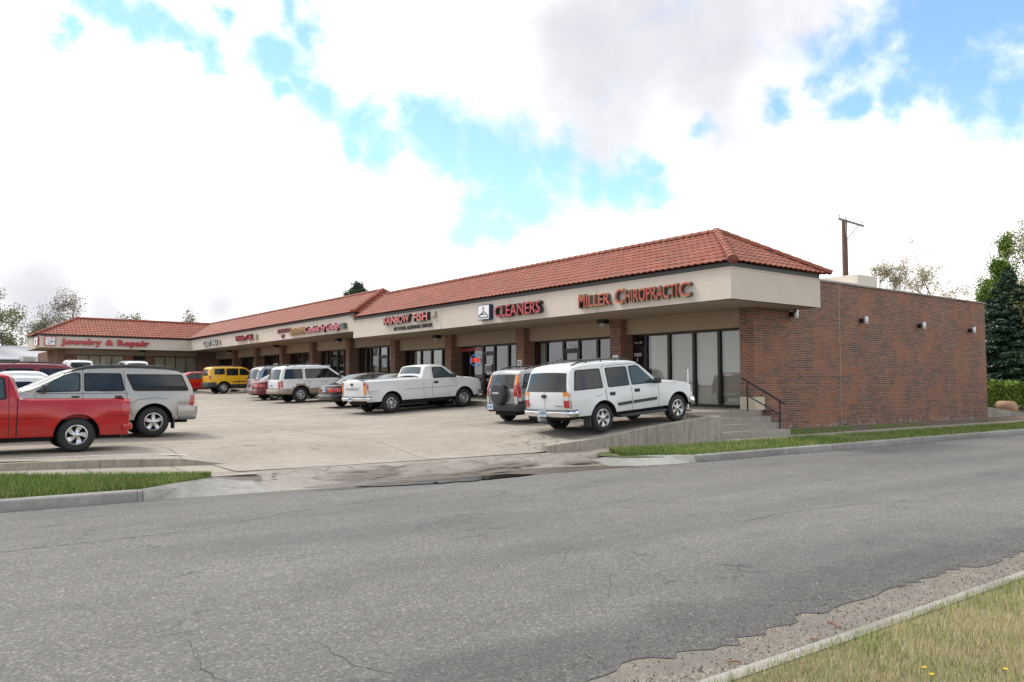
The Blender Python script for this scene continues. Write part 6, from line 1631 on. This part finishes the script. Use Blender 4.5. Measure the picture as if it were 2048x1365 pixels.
for k in range(18): q.tube([(-4 + k * 1.1, .1, -.4), (-4 + k * 1.1 + .1, 0, .9)], [.04, .02], 5)
q.build('stems', BARK, hd_)
b = bmesh.new(); bmesh.ops.create_icosphere(b, subdivisions=3, radius=.5)
for v in b.verts:
    n_ = mnoise.noise(v.co * 2.2) * .16
    v.co = Vector((v.co.x * 1.5, v.co.y * .9, max(-.25, min(.30, v.co.z * .95)))) * (1 + n_)
q = MB(); b.verts.index_update(); q.add([tuple(v.co) for v in b.verts], [tuple(v.index for v in f.verts) for f in b.faces]); b.free()
o = q.build('boulder', mat('sandstone', (.40, .25, .15), .9, var=.25, vs=3, bump=.4, bs=10), smooth=30); o.location = (44.0, 17.2, .78); tag(o, 'tan sandstone boulder above the sloping concrete wall', 'rock')
# tree belt added out of view, to be reflected in glass and car paint
nr = np.random.default_rng(21); n = 26000
th = nr.uniform(R(150), R(345), n); rad = nr.uniform(52, 62, n)
hh = 3.6 + 2.0 * np.sin(th * 13) + 1.6 * np.sin(th * 31 + 1); z = hh * nr.random(n) ** .7
pos = np.stack([5 + rad * np.cos(th), 14 + rad * np.sin(th), z], 1)
o = mesh_np('added_woods', leaf_quads(pos, .9, nr), 4, [LF['olive'], LF['brown'], LF['grey']]); o['kind'] = 'stuff'; tag(o, 'added belt of budding trees out of view, for reflections', 'woods')
# ---- grass
def blades(name, pts, hgt, wid, mats, midx, lab, sd):
    nr = np.random.default_rng(sd); n = len(pts)
    az = nr.uniform(0, 2 * np.pi, n); h_ = hgt * nr.uniform(.45, 1.35, n); w_ = wid * nr.uniform(.6, 1.3, n); ln = nr.uniform(0, .75, n) * h_; a2 = nr.uniform(0, 2 * np.pi, n)
    dx, dy = np.cos(az) * w_ / 2, np.sin(az) * w_ / 2
    p0 = pts + np.stack([dx, dy, -0.01 + 0 * dx], 1); p1 = pts - np.stack([dx, dy, 0.01 + 0 * dx], 1)
    p2 = pts + np.stack([np.cos(a2) * ln, np.sin(a2) * ln, h_], 1)
    o = mesh_np(name, np.stack([p0, p1, p2], 1).reshape(-1, 3), 3, mats)
    o.data.polygons.foreach_set('material_index', np.resize(midx, len(o.data.polygons)).astype(np.int32)); o.data.update()
    o['kind'] = 'stuff'; tag(o, lab, 'grass'); return o
GR = [leafmat('grass_green', (.165, .245, .05), .5), leafmat('grass_light', (.29, .35, .11), .45), leafmat('grass_dry', (.44, .385, .19), .35), leafmat('grass_straw', (.56, .48, .28), .35)]
def nfield(x, y, sc, off=0): return np.array([mnoise.noise(Vector((a * sc + off, b_ * sc, off))) for a, b_ in zip(x, y)])
nr = np.random.default_rng(5)
def strip(n, x0, x1, flo, fhi, fz0, fz1, pw=1):
    x = x0 + (x1 - x0) * nr.random(n) ** pw; t_ = nr.random(n)
    lo = np.array([flo(a) for a in x]); hi = np.array([fhi(a) for a in x]); y = lo + (hi - lo) * t_
    z = np.array([lerp(fz0(a), fz1(a), q_) for a, q_ in zip(x, t_)])
    return np.stack([x, y, z], 1)
p = strip(60000, 13.9, 42, lambda a: max(13.05, 13.98 - (a - 13.9) * .62), lambda a: 14.40, lambda a: .165, lambda a: .26, 1.5)
nz1 = nfield(p[:, 0], p[:, 1], .7, 3); keep = nr.random(len(p)) < .75 + nz1 * .8; p = p[keep]; nz1 = nz1[keep]
mi = np.where(nr.random(len(p)) < .62 + nz1 * .5, 0, np.where(nr.random(len(p)) < .7, 1, 2))
blades('verge_grass', p, .095, .016, GR, mi, 'green grass strip between the far kerb and the sidewalk', 1)
p = strip(9000, 22.8, 38, lambda a: 15.3, lambda a: 16.1, lambda a: .29, lambda a: .37, 1.3)
nz1 = nfield(p[:, 0], p[:, 1], .8, 9); k_ = nz1 + np.where(p[:, 0] < 27, .25, -.12) > .02; p = p[k_]
blades('verge_grass', p, .045, .02, GR, np.where(nr.random(len(p)) < .5, 0, 1), 'sparse green weeds along the foot of the brick wall', 2)
p = strip(66000, -4.5, 4.4, lambda a: 14.16 if a < 3.1 else 14.16 + (a - 3.1) * .42, lambda a: gb(a) + .04, lambda a: .168, lambda a: gbz(a))
nz1 = nfield(p[:, 0], p[:, 1], .9, 5)
mi = np.where(nr.random(len(p)) < .66 + nz1 * .5, 0, np.where(nr.random(len(p)) < .75, 1, 2))
blades('verge_grass', p, .10, .013, GR, mi, 'green grass strip left of the driveway beside the kerb', 3)
n = 230000
x = 1.6 + 13 * nr.random(n) ** 1.35; y = 3.09 - 3.6 * nr.random(n) ** 1.0
kk = y < 1.2 * x; x = x[kk]; y = y[kk]
z = np.where(y > 2, .13 + (3.06 - y) * .019, .15)
nz1 = nfield(x, y, 1.5, 7) + .5 * nfield(x, y, 4.0, 2)
edge_ = np.exp(-((3.05 - y) / .25) ** 2)
g_ = nr.random(len(x)) < np.clip(.26 + nz1 * .85 + edge_ * .35, .05, .92)
mi = np.where(g_, np.where(nr.random(len(x)) < .6, 0, 1), np.where(nr.random(len(x)) < .6, 2, 3))
blades('lawn_grass', np.stack([x, y, z], 1), .055, .0048, GR, mi, 'patchy dry and green lawn in the lower right corner', 4)
# dandelions, twigs, pebbles
for i, (x, y) in enumerate(((4.75, 2.30), (4.83, 2.38), (5.18, 2.08))):
    s = thing('dandelion', ['yellow dandelion in the lawn, middle one of three', 'small yellow dandelion in the lawn beside a larger one', 'yellow dandelion nearest the bottom right corner'][i], 'flower', (x, y, .15))
    q = MB(); q.tube([(0, 0, 0), (.005, 0, .05)], .002, 5); q.build('stem', GR[0], s)
    q = MB()
    for k in range(22):
        a = k * 2.4; r_ = .003 + .009 * math.sqrt(k / 22); q.add([(r_ * math.cos(a - .25), r_ * math.sin(a - .25), .055), (r_ * 1.9 * math.cos(a), r_ * 1.9 * math.sin(a), .06), (r_ * math.cos(a + .25), r_ * math.sin(a + .25), .055), (0, 0, .05)], [(0, 1, 2, 3)])
    q.build('flower_head', mat('dandelion_yellow', (.8, .55, .01), .6), s)
for i, (a, b_) in enumerate((((5.85, 3.63), (5.76, 3.47)), ((5.34, 3.45), (5.36, 3.38)), ((4.45, 3.5), (4.52, 3.44)))):
    q = MB(); q.tube([(a[0], a[1], .012), ((a[0] + b_[0]) / 2 + .01, (a[1] + b_[1]) / 2, .018), (b_[0], b_[1], .012)], .006, 6)
    tag(q.build('twig', mat('twig_brown', (.25, .12, .06), .8)), ['longest reddish twig lying on the gutter beside the lawn', 'short brown twig on the gutter near the longest twig', 'smallest twig on the gutter toward the bottom edge'][i], 'twig')
nr = np.random.default_rng(8); n = 5200
x = 1.5 + 10.5 * nr.random(n); y = 3.26 + np.abs(nr.normal(scale=.5, size=n)); z = np.full(n, .006)
x2 = 13 + 22 * nr.random(3600) ** 1.3; y2 = 12.88 - np.abs(nr.normal(scale=.07, size=3600)); pos = np.concatenate([np.stack([x, y, z], 1), np.stack([x2, y2, np.full(3600, .008)], 1)])
o = mesh_np('pebbles', leaf_quads(pos, .014, nr, 0, .8), 4, [mat('grit_pale', (.42, .38, .32), .9), mat('grit_brown', (.2, .14, .1), .9), mat('grit_dark', (.08, .07, .06), .9)]); o['kind'] = 'stuff'; tag(o, 'loose grit and pebbles along both gutters', 'gravel')
